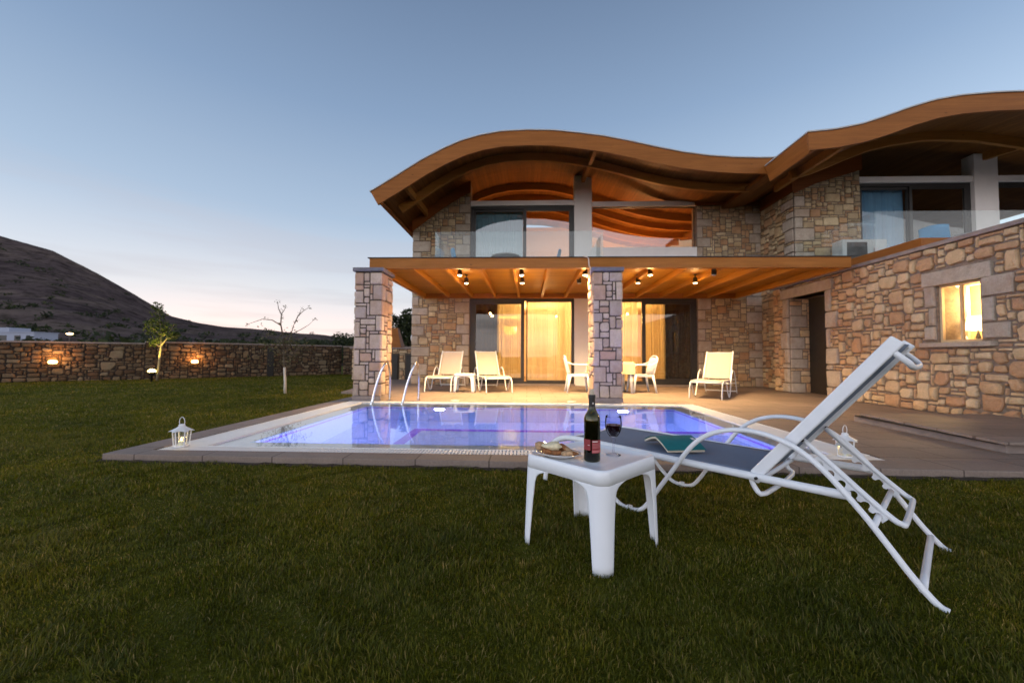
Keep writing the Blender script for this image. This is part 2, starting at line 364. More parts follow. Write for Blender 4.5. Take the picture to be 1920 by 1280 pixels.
fabric('sling_dusk', (0.21, 0.26, 0.35), 0.1, 1400)  # lounger cloth with the dim blue dusk put into its colour
fabric('sling_lamplit', (0.66, 0.58, 0.50), 0.1, 1400)  # same cloth for the patio, warm lamplight put into its colour
fabric('curtain_cream', (0.84, 0.70, 0.46), 0.55, 300, 0.10)
fabric('drape_dark', (0.030, 0.024, 0.018), 0.0, 300)
fabric('curtain_sheer', (0.70, 0.56, 0.26), 0.45, 300, 0.35)
fabric('curtain_white', (0.26, 0.50, 0.62), 0.0, 300, 0.0)
fabric('curtain_blue', (0.20, 0.42, 0.66), 0.2, 300)

def grass_mat():
    m, t, b, o = new_mat('grass')
    g = N(t, 'ShaderNodeNewGeometry')
    r = ramp_node(t, g.outputs['Random Per Island'], [(0.0, (0.060, 0.062, 0.004)), (0.25, (0.135, 0.142, 0.008)), (0.5, (0.185, 0.185, 0.011)), (0.72, (0.085, 0.105, 0.012)), (0.86, (0.23, 0.19, 0.022)), (0.95, (0.33, 0.25, 0.07)), (1.0, (0.42, 0.32, 0.12))])
    n = noise_n(t, coords(t), 1.1, 5, 0.6)
    c = mixc(t, 1.0, r.outputs[0], ramp_node(t, n.outputs[0], [(0.3, (0.50, 0.60, 0.60)), (0.5, (0.9, 0.92, 0.9)), (0.7, (1.35, 1.2, 1.0))]).outputs[0], 'MULTIPLY')
    pn = noise_n(t, coords(t), 0.45, 5, 0.7); pm = N(t, 'ShaderNodeMapRange'); L(t, pn.outputs[0], pm.inputs[0]); pm.inputs[1].default_value = 0.54; pm.inputs[2].default_value = 0.70; pm.inputs[4].default_value = 0.55
    c = mixc(t, pm.outputs[0], c, (0.21, 0.18, 0.035))
    L(t, c, b.inputs['Base Color']); b.inputs['Roughness'].default_value = 0.55; b.inputs['Specular IOR Level'].default_value = 0.3
    tl = N(t, 'ShaderNodeBsdfTranslucent'); L(t, c, tl.inputs[0])
    mx = N(t, 'ShaderNodeMixShader'); mx.inputs[0].default_value = 0.5; L(t, b.outputs[0], mx.inputs[1]); L(t, tl.outputs[0], mx.inputs[2]); L(t, mx.outputs[0], o.inputs[0])
grass_mat()
def lawn_mat():
    m, t, b, o = new_mat('lawn')
    v = coords(t)
    n = noise_n(t, v, 0.8, 6, 0.65); n2 = noise_n(t, v, 45, 4, 0.7); n3 = noise_n(t, v, 9, 4, 0.7)
    c = ramp_node(t, n.outputs[0], [(0.3, (0.09, 0.10, 0.008)), (0.7, (0.15, 0.155, 0.014))]).outputs[0]
    c = mixc(t, 0.7, c, ramp_node(t, n2.outputs[0], [(0.3, (0.35, 0.35, 0.3)), (0.7, (1.2, 1.15, 1))]).outputs[0], 'MULTIPLY')
    c = mixc(t, 0.6, c, ramp_node(t, n3.outputs[0], [(0.3, (0.5, 0.5, 0.45)), (0.7, (1.2, 1.15, 1))]).outputs[0], 'MULTIPLY')
    L(t, c, b.inputs['Base Color']); b.inputs['Roughness'].default_value = 0.95; b.inputs['Specular IOR Level'].default_value = 0.1
    bump(t, b, n2.outputs[0], 1.0, 0.03)
lawn_mat()
def hill_mat():
    m, t, b, o = new_mat('hill')
    v = coords(t)
    n = noise_n(t, v, 0.012, 8, 0.6); n2 = noise_n(t, v, 0.06, 6, 0.7)
    c = ramp_node(t, n.outputs[0], [(0.30, (0.070, 0.052, 0.054)), (0.5, (0.115, 0.086, 0.082)), (0.7, (0.18, 0.135, 0.112))]).outputs[0]
    sp = ramp_node(t, n2.outputs[0], [(0.38, (0.25, 0.27, 0.22)), (0.55, (1, 1, 1))])
    c = mixc(t, 0.75, c, sp.outputs[0], 'MULTIPLY')
    L(t, c, b.inputs['Base Color']); b.inputs['Roughness'].default_value = 1.0; b.inputs['Specular IOR Level'].default_value = 0.0
    bump(t, b, n2.outputs[0], 0.8, 3.0)
hill_mat()
def leaf_mat(name, stops, tr=0.35):
    m, t, b, o = new_mat(name)
    g = N(t, 'ShaderNodeNewGeometry'); r = ramp_node(t, g.outputs['Random Per Island'], stops)
    L(t, r.outputs[0], b.inputs['Base Color']); b.inputs['Roughness'].default_value = 0.6; b.inputs['Specular IOR Level'].default_value = 0.25
    tl = N(t, 'ShaderNodeBsdfTranslucent'); L(t, r.outputs[0], tl.inputs[0])
    mx = N(t, 'ShaderNodeMixShader'); mx.inputs[0].default_value = tr; L(t, b.outputs[0], mx.inputs[1]); L(t, tl.outputs[0], mx.inputs[2]); L(t, mx.outputs[0], o.inputs[0])
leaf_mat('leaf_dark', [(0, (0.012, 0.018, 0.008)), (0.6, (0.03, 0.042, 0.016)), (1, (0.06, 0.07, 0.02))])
leaf_mat('leaf_olive', [(0, (0.07, 0.075, 0.03)), (0.6, (0.12, 0.12, 0.05)), (1, (0.18, 0.16, 0.08))])
leaf_mat('leaf_green', [(0, (0.04, 0.06, 0.01)), (0.6, (0.08, 0.11, 0.02)), (1, (0.14, 0.15, 0.04))])

# ------------------------------------------------------------------ mesh builder
class MB:
    def __init__(s): s.v = []; s.f = []; s.m = []; s.cur = 0
    def add(s, vs, fs, mi=None):
        o = len(s.v); s.v.extend(tuple(map(float, p)) for p in vs)
        mi = s.cur if mi is None else mi
        for f in fs: s.f.append(tuple(i + o for i in f)); s.m.append(mi)
    def box(s, x0, x1, y0, y1, z0, z1, mi=None):
        vs = [(x0, y0, z0), (x1, y0, z0), (x1, y1, z0), (x0, y1, z0), (x0, y0, z1), (x1, y0, z1), (x1, y1, z1), (x0, y1, z1)]
        s.add(vs, [(0, 3, 2, 1), (4, 5, 6, 7), (0, 1, 5, 4), (1, 2, 6, 5), (2, 3, 7, 6), (3, 0, 4, 7)], mi); return s
    def prism(s, poly, z0, z1, mi=None):
        n = len(poly)
        vs = [(x, y, z0) for x, y in poly] + [(x, y, z1) for x, y in poly]
        fs = [tuple(range(n))[::-1], tuple(range(n, 2 * n))] + [(i, (i + 1) % n, n + (i + 1) % n, n + i) for i in range(n)]
        s.add(vs, fs, mi); return s
    def bar(s, a, b, w, h, up=(0, 0, 1), mi=None):
        a = Vector(a); b = Vector(b); d = (b - a).normalized(); u = Vector(up)
        x = d.cross(u).normalized(); y = x.cross(d).normalized()
        vs = [p + x * sx * w / 2 + y * sy * h / 2 for p in (a, b) for sx, sy in ((-1, -1), (1, -1), (1, 1), (-1, 1))]
        s.add(vs, [(0, 1, 2, 3), (7, 6, 5, 4), (0, 4, 5, 1), (1, 5, 6, 2), (2, 6, 7, 3), (3, 7, 4, 0)], mi); return s
    def tube(s, pts, r, n=10, mi=None, ry=None, up=(0, 0, 1), closed=False):
        P = [Vector(p) for p in pts]; k = len(P)
        rr = r if isinstance(r, (list, tuple)) else [r] * k
        vs = []; prev = None
        for i, p in enumerate(P):
            if closed: d = (P[(i + 1) % k] - P[i - 1]).normalized()
            else: d = ((P[min(i + 1, k - 1)] - P[max(i - 1, 0)])).normalized()
            if prev is None:
                u = Vector(up)
                if abs(d.dot(u)) > 0.95: u = Vector((0, 1, 0)) if abs(d.y) < 0.9 else Vector((1, 0, 0))
                x = d.cross(u).normalized()
            else:
                x = (prev - d * prev.dot(d)).normalized()
            prev = x; y = x.cross(d).normalized()
            for j in range(n):
                a = 2 * math.pi * j / n
                vs.append(p + x * math.cos(a) * rr[i] + y * math.sin(a) * (rr[i] if ry is None else ry))
        fs = []
        for i in range(k if closed else k - 1):
            i2 = (i + 1) % k
            for j in range(n):
                fs.append((i * n + j, i * n + (j + 1) % n, i2 * n + (j + 1) % n, i2 * n + j))
        if not closed:
            fs.append(tuple(range(n))[::-1]); fs.append(tuple((k - 1) * n + j for j in range(n)))
        s.add(vs, fs, mi); return s
    def lathe(s, prof, n=32, c=(0, 0, 0), mi=None, cap=True):
        vs = []; fs = []
        for r, z in prof:
            for j in range(n):
                a = 2 * math.pi * j / n; vs.append((c[0] + r * math.cos(a), c[1] + r * math.sin(a), c[2] + z))
        for i in range(len(prof) - 1):
            for j in range(n):
                fs.append((i * n + j, i * n + (j + 1) % n, (i + 1) * n + (j + 1) % n, (i + 1) * n + j))
        if cap:
            if prof[0][0] > 1e-5: fs.append(tuple(range(n))[::-1])
            if prof[-1][0] > 1e-5: fs.append(tuple((len(prof) - 1) * n + j for j in range(n)))
        s.add(vs, fs, mi); return s
    def grid(s, fn, nu, nv, mi=None):
        vs = [fn(i / nu, j / nv) for j in range(nv + 1) for i in range(nu + 1)]
        fs = [(j * (nu + 1) + i, j * (nu + 1) + i + 1, (j + 1) * (nu + 1) + i + 1, (j + 1) * (nu + 1) + i) for j in range(nv) for i in range(nu)]
        s.add(vs, fs, mi); return s
    def build(s, name, mats, parent=None, smooth=False, bevel=0, solid=0, sub=0, weld=False, angle=None):
        me = bpy.data.meshes.new(name)
        me.from_pydata(s.v, [], s.f)
        if isinstance(mats, str): mats = [mats]
        for m_ in mats: me.materials.append(MATS[m_])
        if len(mats) > 1: me.polygons.foreach_set('material_index', s.m)
        if weld:
            bm = bmesh.new(); bm.from_mesh(me); bmesh.ops.remove_doubles(bm, verts=bm.verts, dist=1e-5); bmesh.ops.recalc_face_normals(bm, faces=bm.faces); bm.to_mesh(me); bm.free()
        if smooth: me.polygons.foreach_set('use_smooth', [True] * len(me.polygons))
        me.update()
        o = bpy.data.objects.new(name, me); COL.objects.link(o)
        if parent is not None: o.parent = parent
        if solid:
            md = o.modifiers.new('solid', 'SOLIDIFY'); md.thickness = solid; md.offset = -1
        if bevel:
            md = o.modifiers.new('bevel', 'BEVEL'); md.width = bevel; md.segments = 2; md.limit_method = 'ANGLE'; md.angle_limit = R(40)
        if sub:
            md = o.modifiers.new('sub', 'SUBSURF'); md.levels = sub; md.render_levels = sub
        if smooth and angle:
            try: me.set_sharp_from_angle(angle=R(angle))
            except Exception: pass
        return o

def empty(name, loc=(0, 0, 0), rz=0):
    o = bpy.data.objects.new(name, None); o.empty_display_size = 0.1; COL.objects.link(o)
    o.location = loc; o.rotation_euler = (0, 0, rz); return o
def tag(o, label=None, cat=None, group=None, kind=None):
    if label: o['label'] = label
    if cat: o['category'] = cat
    if group: o['group'] = group
    if kind: o['kind'] = kind
    return o
def children(o): return [c for c in bpy.data.objects if c.parent == o]
def copy_tree(o, parent=None):
    c = o.copy(); COL.objects.link(c)
    if parent is not None: c.parent = parent
    for ch in children(o): copy_tree(ch, c)
    return c
def lamp(name, kind, loc, energy, col=WARM, size=0.05, parent=None, direction=None, spot=None, blend=0.6):
    d = bpy.data.lights.new(name, kind); d.energy = energy; d.color = col
    if kind == 'AREA': d.shape = 'DISK'; d.size = size
    else: d.shadow_soft_size = size
    if kind == 'SPOT': d.spot_size = R(spot or 120); d.spot_blend = blend
    o = bpy.data.objects.new(name, d); COL.objects.link(o); o.location = loc
    if direction is not None: o.rotation_euler = Vector(direction).to_track_quat('-Z', 'Y').to_euler()
    if parent is not None: o.parent = parent
    return o

# ------------------------------------------------------------------ rubble masonry
def rubble(mb, O, U, V, Nn, w, h, cell=0.055, mask=None, seed=1, fixed=(), cut=0.18, depth=0.03, gap=0.012, big=0.25, mi_s=1, mi_q=2, wmax=8, hmax=5, mids=((4, 2), (3, 2), (4, 3), (5, 3), (3, 1), (4, 1), (2, 2), (5, 2), (3, 3), (2, 1), (5, 4))):
    """stones laid over the rectangle O + u*U + v*V, standing proud along Nn"""
    rnd = random.Random(seed)
    O, U, V, Nn = map(Vector, (O, U, V, Nn))
    nx = max(1, round(w / cell)); ny = max(1, round(h / cell)); cx = w / nx; cyy = h / ny
    occ = np.zeros((nx, ny), bool)
    if mask is not None:
        for i in range(nx):
            for j in range(ny):
                if not mask((i + 0.5) * cx, (j + 0.5) * cyy): occ[i, j] = True
    rects = []
    for (u0, v0, u1, v1) in fixed:
        i0, j0, i1, j1 = max(0, round(u0 / cx)), max(0, round(v0 / cyy)), min(nx, round(u1 / cx)), min(ny, round(v1 / cyy))
        if i1 > i0 and j1 > j0 and not occ[i0:i1, j0:j1].any():
            occ[i0:i1, j0:j1] = True; rects.append((i0, j0, i1 - i0, j1 - j0, True))
    # a scatter of big blocks first
    for _ in range(int(nx * ny * big / 30)):
        ww = rnd.randint(max(3, wmax // 2), wmax); hh = rnd.randint(3, hmax)
        if nx < ww or ny < hh: continue
        i = rnd.randint(0, nx - ww); j = rnd.randint(0, ny - hh)
        if not occ[i:i + ww, j:j + hh].any():
            occ[i:i + ww, j:j + hh] = True; rects.append((i, j, ww, hh, False))
    for j in range(ny):
        for i in range(nx):
            if occ[i, j]: continue
            ww, hh = rnd.choice(mids)
            ww = min(ww, nx - i); hh = min(hh, ny - j)
            k = 0
            while k < ww and not occ[i + k, j]: k += 1
            ww = k
            while hh > 1 and occ[i:i + ww, j:j + hh].any(): hh -= 1
            occ[i:i + ww, j:j + hh] = True; rects.append((i, j, ww, hh, False))
    for (i, j, ww, hh, q) in rects:
        u0, v0, u1, v1 = i * cx + gap, j * cyy + gap, (i + ww) * cx - gap, (j + hh) * cyy - gap
        a, b = u1 - u0, v1 - v0; mn = min(a, b)
        c_ = 0.06 if q else cut
        pts = []
        for (px, py, dx, dy) in ((u0, v0, 1, 1), (u1, v0, -1, 1), (u1, v1, -1, -1), (u0, v1, 1, -1)):
            k1 = mn * rnd.uniform(0.3, 1.6) * c_; k2 = mn * rnd.uniform(0.3, 1.6) * c_
            p1 = (px, py + dy * k2); p2 = (px + dx * k1, py)
            mid = (px + dx * k1 * 0.33, py + dy * k2 * 0.33)
            pts += [p1, mid, p2] if dx * dy > 0 else [p2, mid, p1]
        jj = (0.0 if q else mn * cut * 0.28)
        pts = [(x + rnd.uniform(-jj, jj), y + rnd.uniform(-jj, jj)) for x, y in pts]
        mx = sum(p[0] for p in pts) / len(pts); my = sum(p[1] for p in pts) / len(pts)
        d = depth * rnd.uniform(0.65, 1.15) * (0.6 if mn < 0.05 else 1)
        tx, ty = rnd.uniform(-.25, .25) * depth, rnd.uniform(-.25, .25) * depth
        n = len(pts); vs = []
        for (sc, nn) in ((1.0, -0.02), (1.0, 0.55), (1 - min(0.5, 0.010 / (mn / 2)), 0.92)):
            for (x, y) in pts:
                x2 = mx + (x - mx) * sc; y2 = my + (y - my) * sc
                k = d * nn + ((x2 - mx) / max(a, .01) * tx + (y2 - my) / max(b, .01) * ty if nn > 0.3 else 0)
                vs.append(O + U * x2 + V * y2 + Nn * k)
        # inner ring and centre for a pillowed face
        sc = 0.55
        for (x, y) in pts: vs.append(O + U * (mx + (x - mx) * sc) + V * (my + (y - my) * sc) + Nn * (d * rnd.uniform(0.98, 1.12)))
        vs.append(O + U * mx + V * my + Nn * d * rnd.uniform(1.0, 1.15))
        fs = []
        for r_ in range(3):
            for k in range(n): fs.append((r_ * n + k, r_ * n + (k + 1) % n, (r_ + 1) * n + (k + 1) % n, (r_ + 1) * n + k))
        for k in range(n): fs.append((3 * n + k, 3 * n + (k + 1) % n, 4 * n))
        if U.cross(V).dot(Nn) < 0: fs = [f[::-1] for f in fs]
        mb.add(vs, fs, mi_q if q else mi_s)
    return mb
X_, Y_, Z_ = (1, 0, 0), (0, 1, 0), (0, 0, 1)
nX, nY = (-1, 0, 0), (0, -1, 0)

# ================================================================== GROUND
DZ = 0.06
hole = (-2.75, 2.47, 3.93, 6.89)
def sheet_with_hole(mb, x0, x1, y0, y1, h, z, nx=1, ny=1):
    hx0, hx1, hy0, hy1 = h
    for (a, b, c, d) in ((x0, hx0, y0, y1), (hx1, x1, y0, y1), (hx0, hx1, y0, hy0), (hx0, hx1, hy1, y1)):
        mb.add([(a, c, z), (b, c, z), (b, d, z), (a, d, z)], [(0, 1, 2, 3)])
mb = MB(); sheet_with_hole(mb, -34, 16, -10, 34, hole, 0.0)
o = mb.build('lawn', 'lawn'); tag(o, kind='structure')
mb = MB(); sheet_with_hole(mb, -5000, 5000, -3000, 5500, (-34, 16, -10, 34), -0.02)
o = mb.build('ground', 'hill'); tag(o, kind='structure')

# patio and pool surround: one slab with the pool cut out
deck = MB()
def slab(poly, z0, z1): deck.prism(poly, z0, z1)
PX0, PX1, PY0, PY1 = -3.30, 3.00, 3.50, 7.46       # outside of the overflow grating
slab([(-3.585, 3.33), (9.0, 3.12), (9.0, 3.50), (-3.585, 3.50)], -0.12, DZ)
slab([(-3.585, 3.50), (PX0, 3.50), (PX0, PY1), (-3.585, PY1)], -0.12, DZ)
slab([(PX1, 3.50), (9.0, 3.50), (9.0, PY1), (PX1, PY1)], -0.12, DZ)
slab([(-3.585, PY1), (9.0, PY1), (9.0, 12.3), (-3.585, 12.3)], -0.12, DZ)
o = deck.build('patio', 'paving', bevel=0.006); tag(o, kind='structure')
# stepping slabs that lead off left of the patio
mb = MB(); mb.prism([(-4.38, 9.45), (-3.59, 9.15), (-3.59, 10.35), (-4.5, 10.35)], -0.05, 0.045)
mb.prism([(-4.55, 10.38), (-3.59, 10.38), (-3.59, 14.6), (-4.95, 14.6)], -0.05, 0.04)
o = mb.build('path', 'paving', bevel=0.01); tag(o, kind='structure')
# bare soil strip where the turf stops short of the slab
mb = MB()
rnd = random.Random(4)
def soil_strip(a, b, wid, n=70):
    a = Vector(a); b = Vector(b); d = (b - a); t_ = d.normalized(); nrm = Vector((t_.y, -t_.x, 0)); vs = []; fs = []
    for i in range(n + 1):
        p = a + d * i / n; k = wid * (0.55 + 0.7 * mnoise.noise(Vector((i * .35, 3.1, 0))) + rnd.uniform(-.12, .12))
        vs += [p - nrm * 0.01 + Vector((0, 0, .006)), p + nrm * max(.02, k) * .6 + Vector((0, 0, .012 + rnd.uniform(0, .012))), p + nrm * max(.03, k) + Vector((0, 0, .004))]
    for i in range(n):
        for q in range(2): fs.append((i * 3 + q, i * 3 + q + 1, (i + 1) * 3 + q + 1, (i + 1) * 3 + q))
    mb.add(vs, fs)
soil_strip((-3.60, 3.33, 0), (9.0, 3.12, 0), 0.10, 260)
soil_strip((-3.585, 7.5, 0), (-3.585, 3.3, 0), 0.05, 90)
o = mb.build('soil', 'soil'); tag(o, kind='structure')

# ------------------------------------------------------------------ hill and far land
def e_of(s):   # ridge elevation (tangent) by bearing
    pts = [(-2.4, .20), (-1.8, .34), (-1.55, .345), (-1.379, .309), (-1.231, .268), (-1.128, .2185), (-1.011, .156), (-.910, .0985), (-.839, .0823), (-.769, .0716), (-.658, .0638), (-.575, .0546), (-.520, .0508), (-.466, .0456), (-.34, .034), (0, .03), (.6, .035), (1.4, .03)]
    return float(np.interp(s, [p[0] for p in pts], [p[1] for p in pts]))
NS, NR = 420, 150
vs = []; fs = []
ys = [60 * (1500 / 60) ** (j / NR) for j in range(NR + 1)]
for j, yy in enumerate(ys):
    for i in range(NS + 1):
        s_ = -2.4 + 3.8 * i / NS; e = e_of(s_); top = 900 * e + .9
        tt = (yy - 60) / 840
        if tt <= 1: z = top * max(0, tt) ** 1.8
        else: z = top * max(0.25, 1 - (tt - 1) * 1.1)
        amp = min(1.0, max(0, tt) * 3) * (1 - math.exp(-abs(top) / 50.0))
        x = s_ * yy
        f_ = mnoise.fractal(Vector((x * .006, yy * .006, 2)), 1.0, 2.0, 5)
        z += amp * f_ * (9 if tt < .93 else 1.2)
        z += min(1, max(0, tt) * 8) * mnoise.noise(Vector((x * .05, yy * .05, 1))) * (.8 if tt > .9 else 1.2)
        if tt <= 0: z = -0.3
        vs.append((x, yy, z))
for j in range(NR):
    for i in range(NS): a = j * (NS + 1) + i; fs.append((a, a + 1, a + NS + 2, a + NS + 1))
mb = MB(); mb.add(vs, fs); o = mb.build('hill', 'hill', smooth=True); tag(o, kind='structure')
HV = np.array(vs).reshape(NR + 1, NS + 1, 3)
def hz(s_, yy):
    j = min(NR, max(0, int(round(math.log(max(yy, 60) / 60) / math.log(25) * NR)))); i = min(NS, max(0, int(round((s_ + 2.4) / 3.8 * NS))))
    return HV[j, i, 2]

def leaf_quads(mb, c, rx, ry, rz, n, size, rnd, shell=0.45, mi=0):
    for _ in range(n):
        while True:
            p = Vector((rnd.uniform(-1, 1), rnd.uniform(-1, 1), rnd.uniform(-1, 1)))
            if shell < p.length < 1: break
        p = Vector((c[0] + p.x * rx, c[1] + p.y * ry, c[2] + p.z * rz))
        a = Vector((rnd.gauss(0, 1), rnd.gauss(0, 1), rnd.gauss(0, .6))).normalized(); b = a.orthogonal().normalized()
        b = (b * math.cos(rnd.uniform(0, 6)) + a.cross(b) * math.sin(rnd.uniform(0, 6))).normalized()
        s1 = size * rnd.uniform(.6, 1.5); s2 = s1 * rnd.uniform(.35, .7)
        mb.add([p - a * s1, p + b * s2, p + a * s1, p - b * s2], [(0, 1, 2, 3)], mi)

# scrub on the lower slopes: nobody could count it
rnd = random.Random(12); mb = MB()
for _ in range(420):
    s_ = rnd.uniform(-1.6, -0.35); yy = 60 * (9.0) ** (rnd.random() ** 1.2) if rnd.random() < .8 else rnd.uniform(300, 860)
    z = hz(s_, yy); r_ = rnd.uniform(1.2, 3.6) * (1 + yy / 600)
    leaf_quads(mb, (s_ * yy, yy, z + r_ * .3), r_ * 1.3, r_, r_ * .65, 34, r_ * .28, rnd, .2)
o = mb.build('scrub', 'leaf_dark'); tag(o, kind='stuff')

# ================================================================== SWIMMING POOL
pool = empty('swimming_pool', (0, 5.4, 0)); tag(pool, 'rectangular tiled swimming pool lit violet blue from under the water', 'pool')
PL = Vector((0, -5.4, 0))
def pb(mb, name, mat, **k):
    o = mb.build(name, mat, pool, **k); o.location = PL; return o
IX0, IX1, IY0, IY1 = -2.71, 2.43, 3.97, 6.85       # inside of the basin
GX0, GX1, GY0, GY1 = -2.97, 2.69, 3.71, 7.24        # inside of the overflow grating = edge of the water
zb = -1.35
b = MB()
b.box(IX0 - .03, IX0, IY0, IY1, zb, 0.012); b.box(IX1, IX1 + .03, IY0, IY1, zb, 0.012)
b.box(IX0 - .03, IX1 + .03, IY0 - .03, IY0, zb, 0.012); b.box(IX0 - .03, IX1 + .03, IY1, IY1 + .03, zb, 0.012)
b.box(IX0 - .03, IX1 + .03, IY0 - .03, IY1 + .03, zb - .05, zb)
pb(b, 'basin', 'pool_tile')
b = MB()
e = 0.004; zt0, zt1 = -.20, -.12
b.box(IX0, IX0 + e, IY0, IY1, zt0, zt1); b.box(IX1 - e, IX1, IY0, IY1, zt0, zt1); b.box(IX0 + e, IX1 - e, IY1 - e, IY1, zt0, zt1); b.box(IX0 + e, IX1 - e, IY0, IY0 + e, zt0, zt1)
pb(b, 'tile_band', 'band_tile')
b = MB(); b.box(-1.45, IX1 - .002, IY0 + .002, 5.25, zb, -.40); pb(b, 'bench', 'pool_tile')
b = MB(); b.box(-1.45 - .003, -1.33, IY0 + .006, 5.25, -.50, -.397); b.box(-1.33, IX1 - .006, 5.13, 5.253, -.50, -.397); pb(b, 'bench_edge', 'band_tile')
b = MB()
for (x0, x1, y0, y1) in ((GX0 - .01, IX0 - .03, GY0 - .01, GY1 + .01), (IX1 + .03, GX1 + .01, GY0 - .01, GY1 + .01), (IX0 - .03, IX1 + .03, GY0 - .01, IY0 - .03), (IX0 - .03, IX1 + .03, IY1 + .03, GY1 + .01)):
    b.box(x0, x1, y0, y1, -.08, 0.014)
pb(b, 'rim', 'rim_tile')
b = MB()     # gutter trough below the grating
for (x0, x1, y0, y1) in ((PX0, GX0 - .01, PY0, PY1), (GX1 + .01, PX1, PY0, PY1), (GX0 - .01, GX1 + .01, PY0, GY0 - .01), (GX0 - .01, GX1 + .01, GY1 + .01, PY1)):
    b.box(x0, x1, y0, y1, -.12, -.02)
pb(b, 'gutter', 'soil')
b = MB(); zt = 0.052
def grate_run(a0, a1, fixed0, fixed1, along):
    n = int(abs(a1 - a0) / 0.032)
    for i in range(n):
        p = a0 + (a1 - a0) * (i + .5) / n
        if along == 'x': b.box(p - .0095, p + .0095, fixed0 + .012, fixed1 - .012, zt - .014, zt)
        else: b.box(fixed0 + .012, fixed1 - .012, p - .0095, p + .0095, zt - .014, zt)
    m0 = (fixed0 + fixed1) / 2
    for q in (fixed0 + .006, m0, fixed1 - .006):
        if along == 'x': b.box(a0, a1, q - .006, q + .006, zt - .016, zt + (.003 if q != m0 else -.003))
        else: b.box(q - .006, q + .006, a0, a1, zt - .016, zt + (.003 if q != m0 else -.003))
grate_run(PX0, PX1, PY0, GY0 - .01, 'x'); grate_run(PX0, PX1, GY1 + .01, PY1, 'x')
grate_run(GY0 - .01, GY1 + .01, PX0, GX0 - .01, 'y'); grate_run(GY0 - .01, GY1 + .01, GX1 + .01, PX1, 'y')
pb(b, 'overflow_grate', 'grate_white')
for px in (-1.47, 1.60):
    b = MB(); b.lathe([(0.0, 0.0), (.085, 0), (.085, .01), (0, .014)], 28)
    o = b.build('underwater_light', 'pool_lamp', pool, smooth=True); o.location = PL + Vector((px, IY1 - .006, -.24)); o.rotation_euler = (R(90), 0, 0)
    b = MB(); b.lathe([(.086, 0), (.105, 0), (.105, .018), (.086, .018), (.086, 0)], 28, cap=False)
    r_ = b.build('ring', 'white_enamel', o, smooth=True)
    lamp('underwater_lamp', 'AREA', PL + Vector((px, IY1 - .03, -.24)), 340, (.42, .40, 1.0), .16, pool, (0, -1, -.12))
mb = MB(); mb.add([(GX0, GY0, .040), (GX1, GY0, .040), (GX1, GY1, .040), (GX0, GY1, .040)], [(0, 1, 2, 3)])
o = mb.build('pool_water', 'pool_water'); tag(o, kind='structure')

# ladder handrails
def handrail(x, label):
    P = [(x, 7.12, -.45), (x, 7.13, .0), (x + .02, 7.15, .10), (x + .07, 7.16, .34), (x + .15, 7.17, .60), (x + .19, 7.19, .70), (x + .205, 7.23, .755), (x + .205, 7.30, .775), (x + .20, 7.40, .755), (x + .19, 7.48, .70), (x + .18, 7.55, .61), (x + .175, 7.60, .48), (x + .17, 7.62, .25), (x + .165, 7.62, .06)]
    Q = []
    for i in range(len(P) - 1):
        p0, p1, p2, p3 = [Vector(P[max(0, min(len(P) - 1, i + k))]) for k in (-1, 0, 1, 2)]
        for q in range(4):
            t_ = q / 4; Q.append(0.5 * ((2 * p1) + (-p0 + p2) * t_ + (2 * p0 - 5 * p1 + 4 * p2 - p3) * t_ ** 2 + (-p0 + 3 * p1 - 3 * p2 + p3) * t_ ** 3))
    Q.append(Vector(P[-1]))
    root = empty('pool_handrail', (x, 7.6, DZ)); tag(root, label, 'handrail', 'steel handrails at the far end of the pool')
    m1 = MB(); m1.tube(Q, .021, 12); o = m1.build('rail', 'chrome', root, smooth=True); o.location = (-x, -7.6, -DZ)
    m1 = MB(); m1.lathe([(0, 0), (.045, 0), (.045, .008), (.025, .014), (.019, .014)], 20); o = m1.build('flange', 'chrome', root, smooth=True); o.location = (.165, .02, 0)
handrail(-2.76, 'curved steel pool handrail in front of the left stone pillar')
handrail(-2.21, 'curved steel pool handrail in front of the house corner, right one of the pair')

# small round lids in the paving beside the pool
for x, lab in ((-1.35, 'small round white lid in the paving in front of the left lounger pair'), (0.84, 'small round white lid in the paving left of the middle pillar')):
    m1 = MB(); m1.lathe([(0, 0), (.085, 0), (.082, .008), (0, .012)], 24, (x, 7.62, DZ)); o = m1.build('skimmer_lid', 'lid_white', smooth=True); tag(o, lab, 'lid', 'round lids in the poolside paving')

# ================================================================== VILLA
XA, XB, XC, XD = -3.42, -1.69, 4.92, 6.74      # left corner, left of the glazing, right of it, corner with the wing
YF = 11.85
CW0, CW1 = 1.38, 1.89                            # white column
roofA = [(-3.739, 4.795), (-3.166, 5.144), (-2.53, 5.543), (-2.022, 5.808), (-1.577, 6.0), (-1.133, 6.125), (-0.627, 6.21), (0.005, 6.235), (0.633, 6.215), (1.134, 6.155), (1.756, 6.065), (2.375, 5.935), (2.99, 5.785), (3.602, 5.652), (4.211, 5.56), (4.817, 5.511), (5.42, 5.494), (5.80, 5.50)]
rAx = [p[0] for p in roofA]; rAz = [p[1] for p in roofA]
def zroof(x, y):
    z = float(np.interp(x, rAx, rAz)); k = max(0, min(1, (z - 4.8) / 1.43)) * max(0.0, 1 - max(0, x - 1.0) / 4)
    return z + 0.13 * (y - 9.4) * k * (1 if y < 12 else 2.6 / max(2.6, y - 9.4))
villa = empty('villa', (0, YF, DZ)); tag(villa, 'two storey stone villa with a wave shaped wooden roof behind the pool', 'house')
VL = Vector((0, -YF, -DZ))
def vb(mb, name, mat, parent=None, **k):
    o = mb.build(name, mat, parent or villa, **k)
    if parent is None: o.location = VL
    return o
def gp(mb, name, mat, parent, **k):    # a sub-part under a part that already carries the offset
    o = mb.build(name, mat, parent, **k); return o
WM = ['mortar', 'rubble_warm', 'dressed_stone']
